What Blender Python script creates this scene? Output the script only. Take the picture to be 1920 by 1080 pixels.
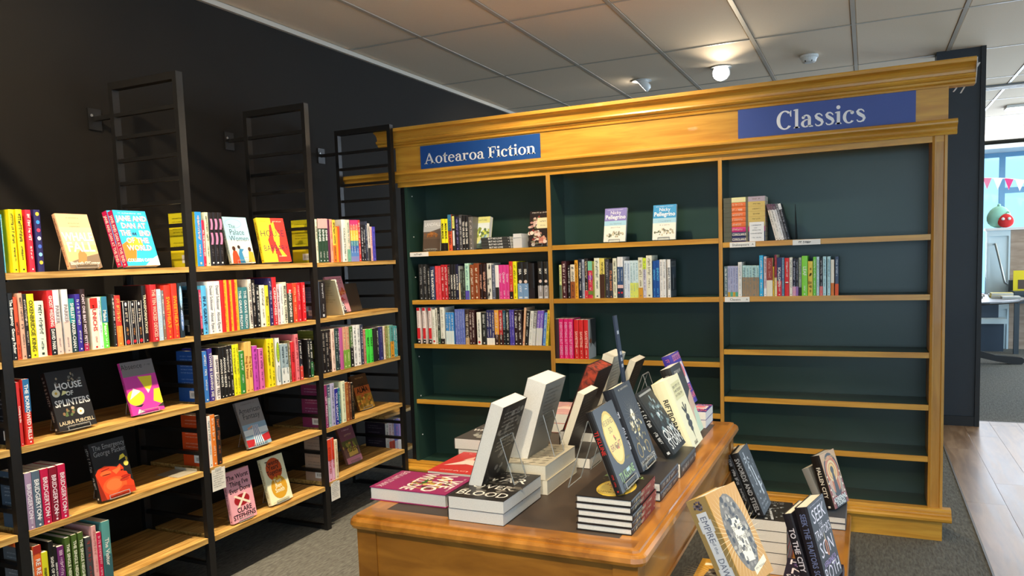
import bpy, bmesh, math, random
from mathutils import Matrix, Vector, Euler
for _o in list(bpy.data.objects): bpy.data.objects.remove(_o)
SC = bpy.context.scene
COL = SC.collection
rad = math.radians
# ------------------------------------------------------------------ camera
cam_d = bpy.data.cameras.new('camera'); cam = bpy.data.objects.new('camera', cam_d); COL.objects.link(cam)
cam_d.sensor_width = 36.0; cam_d.sensor_fit = 'HORIZONTAL'; cam_d.lens = 36.0 * 1468.96 / 1920
cam_d.shift_x = 43.374 / 1920; cam_d.shift_y = 76.668 / 1920; cam_d.clip_end = 60
_y, _p, _r = rad(25.818), rad(-5.150), rad(-2.125)
_f = Vector((-math.sin(_y) * math.cos(_p), math.cos(_y) * math.cos(_p), math.sin(_p)))
_rt = Vector((math.cos(_y), math.sin(_y), 0)); _up = _rt.cross(_f)
_r2 = _rt * math.cos(_r) + _up * math.sin(_r); _u2 = -_rt * math.sin(_r) + _up * math.cos(_r)
_m = Matrix((_r2, _u2, -_f)).transposed().to_4x4(); _m.translation = (2.994, 0, 1.36)
cam.matrix_world = _m
SC.camera = cam
# ------------------------------------------------------------------ world, daylight, exposure
wd = bpy.data.worlds.new('sky'); SC.world = wd; wd.use_nodes = True
_bg = wd.node_tree.nodes['Background']; _bg.inputs[0].default_value = (.36, .62, .84, 1); _bg.inputs[1].default_value = 2.2
vs = SC.view_settings; vs.view_transform = 'Standard'; vs.look = 'None'; vs.gamma = 1; vs.use_curve_mapping = False
vs.exposure = 0.12
WARM = (1.0, .82, .57)
def area(name, loc, rot, sx, sy, power, col, portal=False):
    d = bpy.data.lights.new(name, 'AREA'); d.shape = 'RECTANGLE'; d.size = sx; d.size_y = sy; d.energy = power; d.color = col
    o = bpy.data.objects.new(name, d); o.location = loc; o.rotation_euler = rot; COL.objects.link(o)
    if portal: d.cycles.is_portal = True
    return o
# daylight from the shop-front glazing behind and to the right of the viewer, and the far glazing, plus an added far-side fill
area('shopfront_daylight', (4.9, -3.88, 1.40), (rad(90), 0, 0), 5.0, 2.2, 44, (.86, .94, 1.0))
area('side_window_daylight', (7.9, 2.8, 1.35), (0, rad(90), 0), 2.2, 8.0, 60, (.80, .88, 1.0))
area('far_side_fill', (7.88, 9.4, 1.35), (0, rad(90), 0), 2.2, 4.0, 190, (.74, .88, 1.0))  # added area light that brightens the far carpet and stair wall
area('far_window_daylight', (5.6, 12.9, 1.7), (rad(-90), 0, 0), 3.0, 1.7, 280, (.74, .84, 1.0))

# ------------------------------------------------------------------ materials
def lin(c):
    c = c / 255.0
    return c / 12.92 if c <= .04045 else ((c + .055) / 1.055) ** 2.4
def hexlin(h): return tuple(lin(int(h[i:i + 2], 16)) for i in (0, 2, 4)) + (1,)
MATS = {}
def pmat(name, col, rough=.5, metal=0, spec=.5, emit=None, es=0, coat=0):
    if name in MATS: return MATS[name]
    m = bpy.data.materials.new(name); m.use_nodes = True; b = m.node_tree.nodes['Principled BSDF']
    b.inputs['Base Color'].default_value = col if len(col) == 4 else tuple(col) + (1,)
    b.inputs['Roughness'].default_value = rough; b.inputs['Metallic'].default_value = metal
    b.inputs['Specular IOR Level'].default_value = spec; b.inputs['Coat Weight'].default_value = coat
    if emit: b.inputs['Emission Color'].default_value = tuple(emit) + (1,); b.inputs['Emission Strength'].default_value = es
    MATS[name] = m; return m
def ink(h):
    "printed card in one colour"
    return pmat('ink_' + h, hexlin(h), .42, 0, .4)
def noisy(name, c0, c1, scale, stretch=(1, 1, 1), rough=(.45, .6), spec=.5, bump=0, detail=6, ramp=(.35, .65), coat=0, world=False, rnd=0, wave=None):
    if name in MATS: return MATS[name]
    m = bpy.data.materials.new(name); m.use_nodes = True; nt = m.node_tree; N = nt.nodes; Lk = nt.links; b = N['Principled BSDF']
    tc = N.new('ShaderNodeTexCoord'); mp = N.new('ShaderNodeMapping'); mp.inputs['Scale'].default_value = stretch
    if world:
        g = N.new('ShaderNodeNewGeometry'); Lk.new(g.outputs['Position'], mp.inputs[0])
    else: Lk.new(tc.outputs['Object'], mp.inputs[0])
    src = mp.outputs[0]
    if rnd:
        oi = N.new('ShaderNodeObjectInfo'); ad = N.new('ShaderNodeVectorMath'); ad.operation = 'ADD'
        ml = N.new('ShaderNodeMath'); ml.operation = 'MULTIPLY'; ml.inputs[1].default_value = 37.0
        Lk.new(oi.outputs['Random'], ml.inputs[0]); Lk.new(src, ad.inputs[0]); Lk.new(ml.outputs[0], ad.inputs[1]); src = ad.outputs[0]
    nz = N.new('ShaderNodeTexNoise'); nz.inputs['Scale'].default_value = scale; nz.inputs['Detail'].default_value = detail
    nz.inputs['Distortion'].default_value = .6; Lk.new(src, nz.inputs['Vector'])
    rp = N.new('ShaderNodeValToRGB'); rp.color_ramp.elements[0].position = ramp[0]; rp.color_ramp.elements[1].position = ramp[1]
    rp.color_ramp.elements[0].color = tuple(c0) + (1,); rp.color_ramp.elements[1].color = tuple(c1) + (1,)
    Lk.new(nz.outputs['Fac'], rp.inputs[0]); colout = rp.outputs[0]
    if rnd:
        hs = N.new('ShaderNodeHueSaturation'); mr = N.new('ShaderNodeMapRange'); mr.inputs[3].default_value = 1 - rnd; mr.inputs[4].default_value = 1 + rnd
        Lk.new(oi.outputs['Random'], mr.inputs[0]); Lk.new(mr.outputs[0], hs.inputs['Value']); Lk.new(colout, hs.inputs['Color']); colout = hs.outputs[0]
    Lk.new(colout, b.inputs['Base Color'])
    r2 = N.new('ShaderNodeMapRange'); r2.inputs[3].default_value = rough[0]; r2.inputs[4].default_value = rough[1]
    Lk.new(nz.outputs['Fac'], r2.inputs[0]); Lk.new(r2.outputs[0], b.inputs['Roughness'])
    b.inputs['Specular IOR Level'].default_value = spec; b.inputs['Coat Weight'].default_value = coat
    if bump:
        bp = N.new('ShaderNodeBump'); bp.inputs['Strength'].default_value = bump; bp.inputs['Distance'].default_value = .004
        Lk.new(nz.outputs['Fac'], bp.inputs['Height']); Lk.new(bp.outputs[0], b.inputs['Normal'])
    MATS[name] = m; return m
def clear(name, tint=(.93, .95, .94), gl=.12):
    if name in MATS: return MATS[name]
    m = bpy.data.materials.new(name); m.use_nodes = True; nt = m.node_tree; N = nt.nodes; Lk = nt.links
    for n in list(N):
        if n.type != 'OUTPUT_MATERIAL': N.remove(n)
    tr = N.new('ShaderNodeBsdfTransparent'); tr.inputs[0].default_value = tuple(tint) + (1,)
    gs = N.new('ShaderNodeBsdfGlossy'); gs.inputs['Roughness'].default_value = .06
    fr = N.new('ShaderNodeLayerWeight'); fr.inputs['Blend'].default_value = gl
    mx = N.new('ShaderNodeMixShader'); gg = N.new('ShaderNodeNewGeometry'); mm = N.new('ShaderNodeMath'); mm.operation = 'MINIMUM'; mm.inputs[1].default_value = .35; Lk.new(fr.outputs['Fresnel'], mm.inputs[0]); sb = N.new('ShaderNodeMath'); sb.operation = 'SUBTRACT'; sb.inputs[0].default_value = 1; Lk.new(gg.outputs['Backfacing'], sb.inputs[1]); m2 = N.new('ShaderNodeMath'); m2.operation = 'MULTIPLY'; Lk.new(mm.outputs[0], m2.inputs[0]); Lk.new(sb.outputs[0], m2.inputs[1]); Lk.new(m2.outputs[0], mx.inputs[0]); Lk.new(tr.outputs[0], mx.inputs[1]); Lk.new(gs.outputs[0], mx.inputs[2])
    Lk.new(mx.outputs[0], N['Material Output'].inputs[0]); MATS[name] = m; return m
M_WALL = noisy('black_wall_paint', (.0115, .0090, .0066), (.0140, .0112, .0084), 3, rough=(.75, .85), spec=.2)
M_CEIL = noisy('ceiling_tile_face', (.80, .655, .49), (.85, .70, .53), 220, rough=(.85, .95), spec=.2, bump=.05, detail=3)
M_GRID = pmat('ceiling_grid_paint', (.50, .44, .36), .5)
M_CARPET = noisy('grey_carpet', (.085, .084, .074), (.175, .172, .156), 110, (1, .22, 1), rough=(.9, 1), spec=.1, bump=.6, detail=8, world=True, ramp=(.3, .7))
M_PLANK = noisy('vinyl_plank', (.17, .098, .052), (.33, .215, .13), 3.2, (7, .7, 7), rough=(.30, .46), spec=.5, detail=10, rnd=.10)
M_RIMU = noisy('golden_timber', (.52, .235, .024), (.69, .36, .045), 2.6, (1.2, 14, 14), rough=(.27, .4), spec=.5, detail=8, coat=.15)
M_RIMUV = noisy('golden_timber_upright', (.46, .21, .028), (.60, .30, .050), 2.6, (14, 14, 1.2), rough=(.3, .42), spec=.5, detail=8, coat=.15)
M_OAK = noisy('oak_shelf_board', (.36, .185, .040), (.66, .40, .12), 3.0, (26, 1.6, 26), rough=(.4, .55), spec=.4, detail=7, ramp=(.38, .62))
M_DESK = noisy('antique_desk_timber', (.21, .075, .008), (.39, .155, .018), 2.2, (2.0, 9, 9), rough=(.22, .4), spec=.5, detail=8, coat=.3)
M_DESKY = noisy('antique_desk_timber_long', (.28, .10, .010), (.48, .195, .024), 2.2, (9, 2.0, 9), rough=(.22, .4), spec=.5, detail=8, coat=.3)
M_LEATHER = noisy('dark_leather_inset', (.035, .022, .014), (.062, .040, .026), 9, rough=(.35, .6), spec=.5, bump=.1)
M_GREEN = noisy('dark_green_paint', (.018, .046, .034), (.021, .052, .039), 5, rough=(.28, .34), spec=.5)
M_NAVY = noisy('navy_black_paint', (.012, .017, .025), (.015, .021, .030), 5, rough=(.4, .5))
M_STEEL = noisy('black_powder_coat', (.006, .0052, .0046), (.009, .0078, .007), 60, rough=(.42, .55), spec=.4)
M_PAGE = noisy('page_edges', (.66, .62, .51), (.73, .69, .58), 420, (1, 1, 1), rough=(.8, .95), spec=.1, detail=3)
M_PAGEW = noisy('white_page_edges', (.68, .67, .63), (.75, .74, .70), 420, (1, 1, 1), rough=(.8, .95), spec=.1, detail=3)
M_ACRYL = clear('clear_acrylic', (.90, .91, .90), .10)
M_AEDGE = pmat('acrylic_polished_edge', (.30, .31, .30), .2)
M_GLASS = clear('window_glass', (.80, .90, .94), .25)
M_WHITE = pmat('white_enamel', (.75, .75, .73), .4)
M_LAMP = pmat('lamp_face', (1, 1, 1), .4, emit=(1, .93, .80), es=28)
M_BEIGE = pmat('beige_metal_plate', (.42, .38, .29), .45, .2)
M_DARKEDGE = pmat('black_trim', (.006, .006, .007), .45)

# ------------------------------------------------------------------ mesh helpers
class MB:
    def __init__(s): s.v = []; s.f = []; s.mi = []
    def add(s, vs, fs, mi=0):
        o = len(s.v); s.v += [tuple(v) for v in vs]; s.f += [tuple(i + o for i in f) for f in fs]; s.mi += [mi] * len(fs); return s
    def box(s, x0, x1, y0, y1, z0, z1, mi=0):
        return s.add([(x0, y0, z0), (x1, y0, z0), (x1, y1, z0), (x0, y1, z0), (x0, y0, z1), (x1, y0, z1), (x1, y1, z1), (x0, y1, z1)],
                     [(0, 3, 2, 1), (4, 5, 6, 7), (0, 1, 5, 4), (1, 2, 6, 5), (2, 3, 7, 6), (3, 0, 4, 7)], mi)
    def prism(s, prof, axis, a0, a1, mi=0):
        "closed profile extruded along an axis: x -> (y,z), y -> (x,z), z -> (x,y)"
        def P(p, a): return {'x': (a, p[0], p[1]), 'y': (p[0], a, p[1]), 'z': (p[0], p[1], a)}[axis]
        n = len(prof); vs = [P(p, a0) for p in prof] + [P(p, a1) for p in prof]
        fs = [(i, (i + 1) % n, (i + 1) % n + n, i + n) for i in range(n)] + [tuple(range(n))[::-1], tuple(range(n, 2 * n))]
        return s.add(vs, fs, mi)
    def tube(s, path, r, n=8, mi=0):
        path = [Vector(p) for p in path]; rings = []; prev = None
        for i, p in enumerate(path):
            d = (path[min(i + 1, len(path) - 1)] - path[max(i - 1, 0)]).normalized()
            ref = Vector((0, 0, 1)) if abs(d.z) < .9 else Vector((1, 0, 0))
            a = d.cross(ref).normalized(); b = d.cross(a)
            rings.append([p + a * (r * math.cos(2 * math.pi * k / n)) + b * (r * math.sin(2 * math.pi * k / n)) for k in range(n)])
        vs = [v for g in rings for v in g]; fs = []
        for i in range(len(rings) - 1):
            for k in range(n): fs.append((i * n + k, i * n + (k + 1) % n, (i + 1) * n + (k + 1) % n, (i + 1) * n + k))
        fs += [tuple(range(n))[::-1], tuple(range((len(rings) - 1) * n, len(rings) * n))]
        return s.add(vs, fs, mi)
    def lathe(s, prof, n=20, c=(0, 0, 0), mi=0, sx=1, sy=1):
        vs = []; fs = []
        for (r, z) in prof:
            for k in range(n): vs.append((c[0] + sx * r * math.cos(2 * math.pi * k / n), c[1] + sy * r * math.sin(2 * math.pi * k / n), c[2] + z))
        for i in range(len(prof) - 1):
            for k in range(n): fs.append((i * n + k, i * n + (k + 1) % n, (i + 1) * n + (k + 1) % n, (i + 1) * n + k))
        fs += [tuple(range(n))[::-1], tuple(range((len(prof) - 1) * n, len(prof) * n))]
        return s.add(vs, fs, mi)
    def build(s, name, mats, parent=None, origin=None, smooth=False, fixn=True):
        "vertices are given in the parent's own frame, or in the room's frame when origin is set"
        if not isinstance(mats, (list, tuple)): mats = [mats]
        o = Vector(origin) if origin is not None else Vector((0, 0, 0))
        me = bpy.data.meshes.new(name); me.from_pydata([Vector(v) - o for v in s.v], [], s.f)
        for m in mats: me.materials.append(m)
        if len(mats) > 1: me.polygons.foreach_set('material_index', s.mi)
        if fixn:
            b = bmesh.new(); b.from_mesh(me); bmesh.ops.recalc_face_normals(b, faces=b.faces); b.to_mesh(me); b.free()
        if smooth: me.polygons.foreach_set('use_smooth', [True] * len(me.polygons))
        ob = bpy.data.objects.new(name, me); COL.objects.link(ob)
        if parent is not None: ob.parent = parent
        elif origin is not None: ob.location = o
        return ob
def tag(o, label=None, cat=None, group=None, kind=None):
    if label: o['label'] = label
    if cat: o['category'] = cat
    if group: o['group'] = group
    if kind: o['kind'] = kind
    return o
def thing(name, label, cat, loc=(0, 0, 0), rz=0, group=None):
    o = bpy.data.objects.new(name, None); COL.objects.link(o); o.location = loc; o.rotation_euler = (0, 0, rz); o.empty_display_size = .05
    return tag(o, label, cat, group)
def bx(name, dims, mat, parent=None, origin=None): return MB().box(*dims).build(name, mat, parent, origin)
def copyobj(o, parent=None):
    c = o.copy(); COL.objects.link(c)
    if parent is not None: c.parent = parent
    return c

# ------------------------------------------------------------------ lettering: flat glyph outlines laid out by hand
GL = {}
def _glyph(ch, bold):
    k = (ch, bold)
    if k in GL: return GL[k]
    def mk(t):
        cu = bpy.data.curves.new('g', 'FONT'); cu.body = t; cu.resolution_u = 2; cu.offset = .02 if bold else 0; cu.fill_mode = 'FRONT'
        ob = bpy.data.objects.new('g', cu); me = bpy.data.meshes.new_from_object(ob)
        vs = [(v.co.x, v.co.y) for v in me.vertices]; fs = [tuple(p.vertices) for p in me.polygons]
        bpy.data.objects.remove(ob); bpy.data.curves.remove(cu); bpy.data.meshes.remove(me); return vs, fs
    mx = lambda t: max(v[0] for v in mk(t)[0])
    if ch == ' ': GL[k] = ([], [], .30); return GL[k]
    vs, fs = mk(ch); GL[k] = (vs, fs, mx('H' + ch + 'H') - mx('HH')); return GL[k]
CAPH = None
def text_polys(t, bold=False):
    "polygons with cap height 1 and the total advance"
    global CAPH
    if CAPH is None: CAPH = max(v[1] for v in _glyph('H', False)[0])
    out = []; x = 0
    for ch in t:
        vs, fs, adv = _glyph(ch, bold)
        for f in fs: out.append([((vs[i][0] + x) / CAPH, vs[i][1] / CAPH) for i in f])
        x += adv
    return out, x / CAPH
# a drawn serif alphabet for the two header signs
def _ell(cx, cy, rx, ry, tx, ty, a0=0, a1=360, n=28):
    P = []
    for i in range(n):
        q = []
        for (a, k) in ((a0 + (a1 - a0) * i / n, 0), (a0 + (a1 - a0) * (i + 1) / n, 0), (a0 + (a1 - a0) * (i + 1) / n, 1), (a0 + (a1 - a0) * i / n, 1)):
            c, s = math.cos(rad(a)), math.sin(rad(a)); q.append((cx + (rx - k * tx) * c, cy + (ry - k * ty) * s))
        P.append(q)
    return P
def _rc(x0, x1, y0, y1): return [[(x0, y0), (x1, y0), (x1, y1), (x0, y1)]]
def _dot(cx, cy, r): return [[(cx + r * math.cos(2 * math.pi * k / 16), cy + r * math.sin(2 * math.pi * k / 16)) for k in range(16)]]
def _ft(x0, x1, y=0, h=.055): return [[(x0, y), (x1, y), (x1, y + h * .6), (x1 - .07, y + h * 1.6), (x0 + .07, y + h * 1.6), (x0, y + h * .6)]]
def _flag(x, y): return [[(x - .09, y - .075), (x + .02, y - .095), (x + .02, y + .0), (x - .09, y - .035)]]
def _path(pts, n=1):
    P = []
    for i in range(len(pts) - 1):
        (x0, y0, w0), (x1, y1, w1) = pts[i], pts[i + 1]
        def nrm(j):
            a = pts[max(j - 1, 0)]; b = pts[min(j + 1, len(pts) - 1)]; dx, dy = b[0] - a[0], b[1] - a[1]; l = math.hypot(dx, dy) or 1; return -dy / l, dx / l
        n0, n1 = nrm(i), nrm(i + 1)
        P.append([(x0 + n0[0] * w0 / 2, y0 + n0[1] * w0 / 2), (x1 + n1[0] * w1 / 2, y1 + n1[1] * w1 / 2), (x1 - n1[0] * w1 / 2, y1 - n1[1] * w1 / 2), (x0 - n0[0] * w0 / 2, y0 - n0[1] * w0 / 2)])
    return P
_S = [(.45, .52, .05), (.40, .60, .07), (.30, .665, .075), (.18, .655, .10), (.115, .57, .15), (.16, .47, .17), (.27, .385, .18), (.40, .30, .17), (.455, .19, .15), (.40, .07, .11), (.27, .02, .075), (.15, .04, .07), (.08, .14, .05)]
SERIF = {
    'l': (_rc(.08, .25, 0, 1.04) + _ft(0, .33) + _flag(.08, 1.04), .37), 'i': (_rc(.08, .25, 0, .68) + _ft(0, .33) + _flag(.08, .68) + _dot(.16, .90, .105), .37),
    'n': (_rc(.08, .25, 0, .68) + _ft(0, .33) + _flag(.08, .68) + _rc(.50, .67, 0, .46) + _ft(.42, .75) + _ell(.43, .44, .24, .255, .17, .09, 0, 130), .79),
    'r': (_rc(.08, .25, 0, .68) + _ft(0, .36) + _flag(.08, .68) + _ell(.42, .44, .19, .25, .1, .09, 70, 150) + _dot(.47, .595, .095), .60),
    't': (_rc(.10, .27, .14, .80) + [[(.10, .78), (.27, .78), (.27, .95)]] + _rc(0, .43, .60, .68) + _ell(.27, .15, .17, .165, .17, .07, 180, 325), .47),
    'o': (_ell(.34, .335, .34, .355, .17, .065), .71), 'e': (_ell(.32, .335, .32, .355, .165, .065, 8, 315) + _rc(.10, .625, .355, .42), .66),
    'c': (_ell(.32, .335, .32, .355, .17, .07, 55, 318) + _dot(.475, .55, .095), .61),
    'a': (_ell(.29, .45, .245, .24, .165, .075, 0, 140) + _rc(.37, .535, .06, .46) + _dot(.13, .54, .085) + _ell(.25, .20, .245, .205, .16, .06, 75, 318) + _ell(.30, .36, .17, .08, .08, .055, 40, 140) + [[(.37, .10), (.535, .10), (.66, .045), (.64, 0), (.46, 0)]], .66),
    's': (_path(_S), .54),
    'A': ([[(.02, 0), (.11, 0), (.46, .93), (.40, 1.0)]] + [[(.36, 1.0), (.50, 1.0), (.88, 0), (.66, 0)]] + _rc(.20, .66, .30, .38) + _ft(-.06, .24) + _ft(.56, .98), .99),
    'F': (_rc(.11, .30, 0, 1) + _ft(0, .44) + _rc(0, .70, .93, 1) + [[(.62, .95), (.70, .95), (.71, .70), (.67, .70)]] + _rc(.28, .52, .475, .545) + _rc(.49, .55, .36, .66), .75),
    'C': (_ell(.45, .5, .45, .525, .20, .075, 48, 318) + [[(.70, .84), (.76, 1.0), (.80, 1.0), (.80, .66), (.76, .66)]], .90), ' ': ([], .30)}
def serif_polys(t):
    out = []; x = 0
    for ch in t:
        ps, adv = SERIF[ch]
        for p in ps: out.append([(a + x, b) for a, b in p])
        x += adv + .02
    return out, x

class Print:
    "flat print on a face: polygons in metres (a to the right, b up), one material slot per ink"
    def __init__(s): s.items = []
    def poly(s, col, pts, lay=1): s.items.append((col, pts, lay)); return s
    def rect(s, col, a0, b0, a1, b1, lay=1): return s.poly(col, [(a0, b0), (a1, b0), (a1, b1), (a0, b1)], lay)
    def ell(s, col, ca, cb, ra, rb, lay=1, n=20): return s.poly(col, [(ca + ra * math.cos(2 * math.pi * k / n), cb + rb * math.sin(2 * math.pi * k / n)) for k in range(n)], lay)
    def text(s, col, t, a, b, size, align='c', bold=True, lay=3, maxw=None, down=False, squash=1.0):
        ps, w = text_polys(t, bold)
        if maxw and w * size * squash > maxw: squash = maxw / (w * size)
        if squash < .55: size *= squash / .55; squash = .55
        o = {'c': -w / 2, 'l': 0, 'r': -w}[align]
        for p in ps:
            if down: s.items.append((col, [(a + (y - .5) * size, b - (x + o) * size * squash) for x, y in p], lay))
            else: s.items.append((col, [(a + (x + o) * size * squash, b + y * size) for x, y in p], lay))
        return s
    def marks(s, col, a, b, size, length, rng, down=True, lay=2):
        "illegible fine print: broken strokes"
        x = 0
        while x < length - size * .4:
            if rng.random() < .14: x += size * .5; continue
            lw = size * rng.uniform(.28, .5); y0 = rng.choice((-.5, -.5, -.3)); y1 = rng.choice((.5, .5, .25))
            segs = [(x, x + lw * .38, y0, y1)] + ([(x, x + lw, y1 - .22, y1)] if rng.random() < .6 else [(x + lw * .62, x + lw, y0, y1 * .8)])
            for (x0, x1, q0, q1) in segs:
                if down: s.rect(col, a + q0 * size, b - x1, a + q1 * size, b - x0, lay)
                else: s.rect(col, a + x0, b + q0 * size, a + x1, b + q1 * size, lay)
            x += lw + size * .14
        return s
def to_face(pr, fn, bag):
    "bag: colour -> list of 3-D polygons"
    for col, pts, lay in pr.items: bag.setdefault(col, []).append([fn(a, b, .0002 + lay * .00012) for a, b in pts])
def bag_build(bag, name, parent):
    if not bag: return None
    m = MB(); mats = []
    for i, (col, polys) in enumerate(bag.items()):
        mats.append(ink(col))
        for p in polys: m.add(p, [tuple(range(len(p)))], i)
    return m.build(name, mats, parent, fixn=False)

# ------------------------------------------------------------------ books
PAL = {'black': '1c1a18', 'white': 'f0eee8', 'cream': 'ece8d0', 'grey': '8c8c8c', 'dark grey': '444448', 'red': 'd42a2c', 'crimson': 'c41848', 'maroon': '70202c', 'orange': 'e8702c', 'amber': 'f0a828', 'yellow': 'f2e020', 'lime': 'b8dc3c', 'green': '4c9c3c', 'dark green': '2c4434', 'olive': '7c7c3c',
       'teal': '3c8c8c', 'mint': 'b4e0d0', 'sky blue': '6ab8e8', 'pale blue': 'c8e0ee', 'blue': '3474c4', 'navy': '26284c', 'periwinkle': '6c74c0', 'purple': '5a3c9c', 'lilac': 'b0a4d0', 'magenta': 'c84cb4', 'hot pink': 'e42c80', 'pink': 'ecb0bc', 'salmon': 'e89c88', 'tan': 'd0a878', 'brown': '6c4024', 'dark brown': '34221c', 'slate': '5a687a'}
PALV = {k: tuple(int(v[i:i + 2], 16) for i in (0, 2, 4)) for k, v in PAL.items()}
def cname(h):
    c = tuple(int(h[i:i + 2], 16) for i in (0, 2, 4))
    return min(PALV, key=lambda k: 2 * (PALV[k][0] - c[0]) ** 2 + 4 * (PALV[k][1] - c[1]) ** 2 + 3 * (PALV[k][2] - c[2]) ** 2)
ORD = ['first', 'second', 'third', 'fourth', 'fifth', 'sixth', 'seventh', 'eighth', 'ninth', 'tenth', 'eleventh', 'twelfth', 'thirteenth', 'fourteenth', 'fifteenth', 'sixteenth', 'seventeenth', 'eighteenth', 'nineteenth', 'twentieth']
ORD += ['twenty-' + o for o in ORD[:9]] + ['thirtieth'] + ['thirty-' + o for o in ORD[:9]]
def book(label, w, h, t, c1, front=None, spine=None, back=None, cback=None, cfront=None, page=None, group=None, mat=None, hard=False, name=None):
    "own frame: front cover in the plane y=0 facing -y, spine at x=0, foot at z=0"
    root = thing(name or ('hardback' if hard else 'large_paperback' if h > .2 else 'paperback'), label, 'book', group=group)
    bt = min(.0022 if hard else .0009, t * .2); q = t * .05
    m = MB(); e = .002 if hard else 0
    m.box(0.0006, w, 0, bt, 0, h, 1); m.box(.0006, w, t - bt, t, 0, h, 2)
    prof = [(0.0008, 0), (-q * .6, t * .2), (-q, t * .5), (-q * .6, t * .8), (.0008, t), (.0016, t - bt), (.0016, bt)]
    m.prism(prof, 'z', 0, h, 0)
    m.build('cover', [ink(c1), ink(cfront or c1), ink(cback or c1)], root)
    bx('page_block', (.0016, w - .0008 - e, bt, t - bt, e, h - .0004 - e), page or M_PAGE, root)
    bag = {}
    if spine: to_face(spine, lambda a, b, d: (-q * .8 - d - .0003, t - a, b), bag)
    if front: to_face(front, lambda a, b, d: (a, -d, b), bag)
    if back: to_face(back, lambda a, b, d: (w - a, t + d, b), bag)
    bag_build(bag, 'cover_print', root)
    if mat is not None: root.matrix_world = mat
    return root
def spine_print(t, h, c1, tc, txt, c2, split, rng):
    P = Print(); m = t / 2; W = 'f4f0e6'
    if c2:
        if split < 0: P.rect(c2, 0, h * (1 + split), t, h, 0)
        else: P.rect(c2, 0, 0, t, h * split, 0)
    s = min(.013, t * .52)
    if txt.startswith('*'):
        k = txt[1:]
        if k == 'dots':
            for i, c in enumerate(('e8b83a', '3c8cd0', 'd83c58', 'e8e4dc', '4c6cc8', '8cc4f0', 'e8c040')): P.ell(c, m, h * (.93 - i * .13), t * .3, t * .3)
        elif k == 'peng':
            P.rect(W, 0, 0, t * .08, h, 1).rect(W, t * .92, 0, t, h, 1).ell(W, m, h * .93, t * .16, t * .26).ell('d8242c', m, h * .07, t * .3, t * .3)
            P.marks('e8d8c0', m, h * .84, s * .8, h * .36, rng); P.marks('d89048', m, h * .4, s * .7, h * .2, rng)
        elif k == 'blob': P.ell(tc, m, h * .75, t * .32, h * .2).ell('7898d0', m, h * .32, t * .3, h * .2).marks('f0f4f8', m, h * .9, s * .7, h * .7, rng)
        elif k == 'wave':
            for z0, z1 in ((.88, .68), (.62, .4)):
                for i in range(5):
                    f = i / 5; b0 = h * (z0 + (z1 - z0) * f); b1 = h * (z0 + (z1 - z0) * (f + .2)); o = lambda g: m + t * .16 * math.sin(g * 3.2)
                    P.poly(tc, [(o(f) - t * .24, b0), (o(f + .2) - t * .24, b1), (o(f + .2) + t * .24, b1), (o(f) + t * .24, b0)])
            P.marks('6a6468', m, h * .33, s * .6, h * .16, rng).rect(W, m - t * .16, h * .04, m + t * .16, h * .07)
        elif k == 'stripe': P.rect(tc, t * .52, 0, t, h).marks('c83018', t * .62, h * .94, s * .6, h * .86, rng)
        elif k == 'oval': P.ell('384838', m, h * .7, t * .4, h * .22).ell(tc, m, h * .7, t * .32, h * .2, 2).ell('384838', m, h * .24, t * .36, h * .18).ell('c8d0d4', m, h * .24, t * .3, h * .16, 2).marks('384838', m, h * .85, s * .5, h * .3, rng, lay=3)
        elif k == 'rain':
            for i, c in enumerate(('d0407c', 'e07868', 'f0c848', 'e8d858', '4c94a8', '3c6cb8', '5c8cd0', '8c90cc')): P.rect(c, 0, h * (1 - (i + 1) / 8), t, h * (1 - i / 8))
            P.marks('f4f0e8', m, h * .9, s * .6, h * .7, rng)
        elif k.startswith('sea'): P.text(W, k[4:], m, h * .74, t * .42, down=True, lay=3).ell('e8d0c4', m, h * .47, t * .3, t * .3, 2).marks('f0f4fa', m, h * .36, t * .4, h * .2, rng).rect('dce4ea', m - t * .3, h * .02, m + t * .3, h * .06, 2)
        elif k == 'bw': P.rect(tc, t * .12, h * .62, t * .88, h * .96).rect('e8e8e4', t * .2, h * .14, t * .8, h * .56).marks('2a2826', m, h * .92, s * .6, h * .26, rng)
        elif k == 'marble':
            for i in range(9): P.ell(tc, rng.uniform(.2, .8) * t, rng.uniform(.05, .95) * h, t * .2, t * rng.uniform(.2, .5), 1, 8)
        elif k == 'rw': P.rect('d82830', 0, h * .14, t, h * .44).rect('c02030', 0, h * .92, t, h).rect('1c1618', 0, 0, t, h * .12).ell('f0e8e4', m, h * .06, t * .24, t * .24, 2).marks('b8948c', m, h * .88, s * .7, h * .4, rng)
        elif k == 'reddot': P.ell('d42830', m, h * .08, t * .28, t * .28).marks(tc, m, h * .8, s * .7, h * .6, rng)
        elif k == 'multi': P.rect('7cc8a4', 0, h * .75, t, h).rect('9c34a0', 0, h * .5, t, h * .62).rect('6c8c3c', 0, h * .1, t, h * .2).marks('f4e4d8', m, h * .7, s * .8, h * .5, rng)
        elif k == 'navy': P.rect(tc, 0, h * .32, t, h * .76).rect('28304c', 0, 0, t, h * .32).rect('e8c4c0', 0, h * .24, t, h * .32, 2).ell('d82c30', m, h * .13, t * .34, t * .34, 2).marks('f0f4f8', m, h * .7, s * .7, h * .3, rng)
        elif k == 'top': P.marks(tc, m, h * .92, s * .9, h * .45, rng)
        elif k == 'lips': P.ell('f0e0d8', m, h * .36, t * .4, t * .16).ell('3c1014', m, h * .33, t * .3, t * .08, 2).marks(tc, m, h * .9, s * .8, h * .4, rng)
        return P
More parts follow.
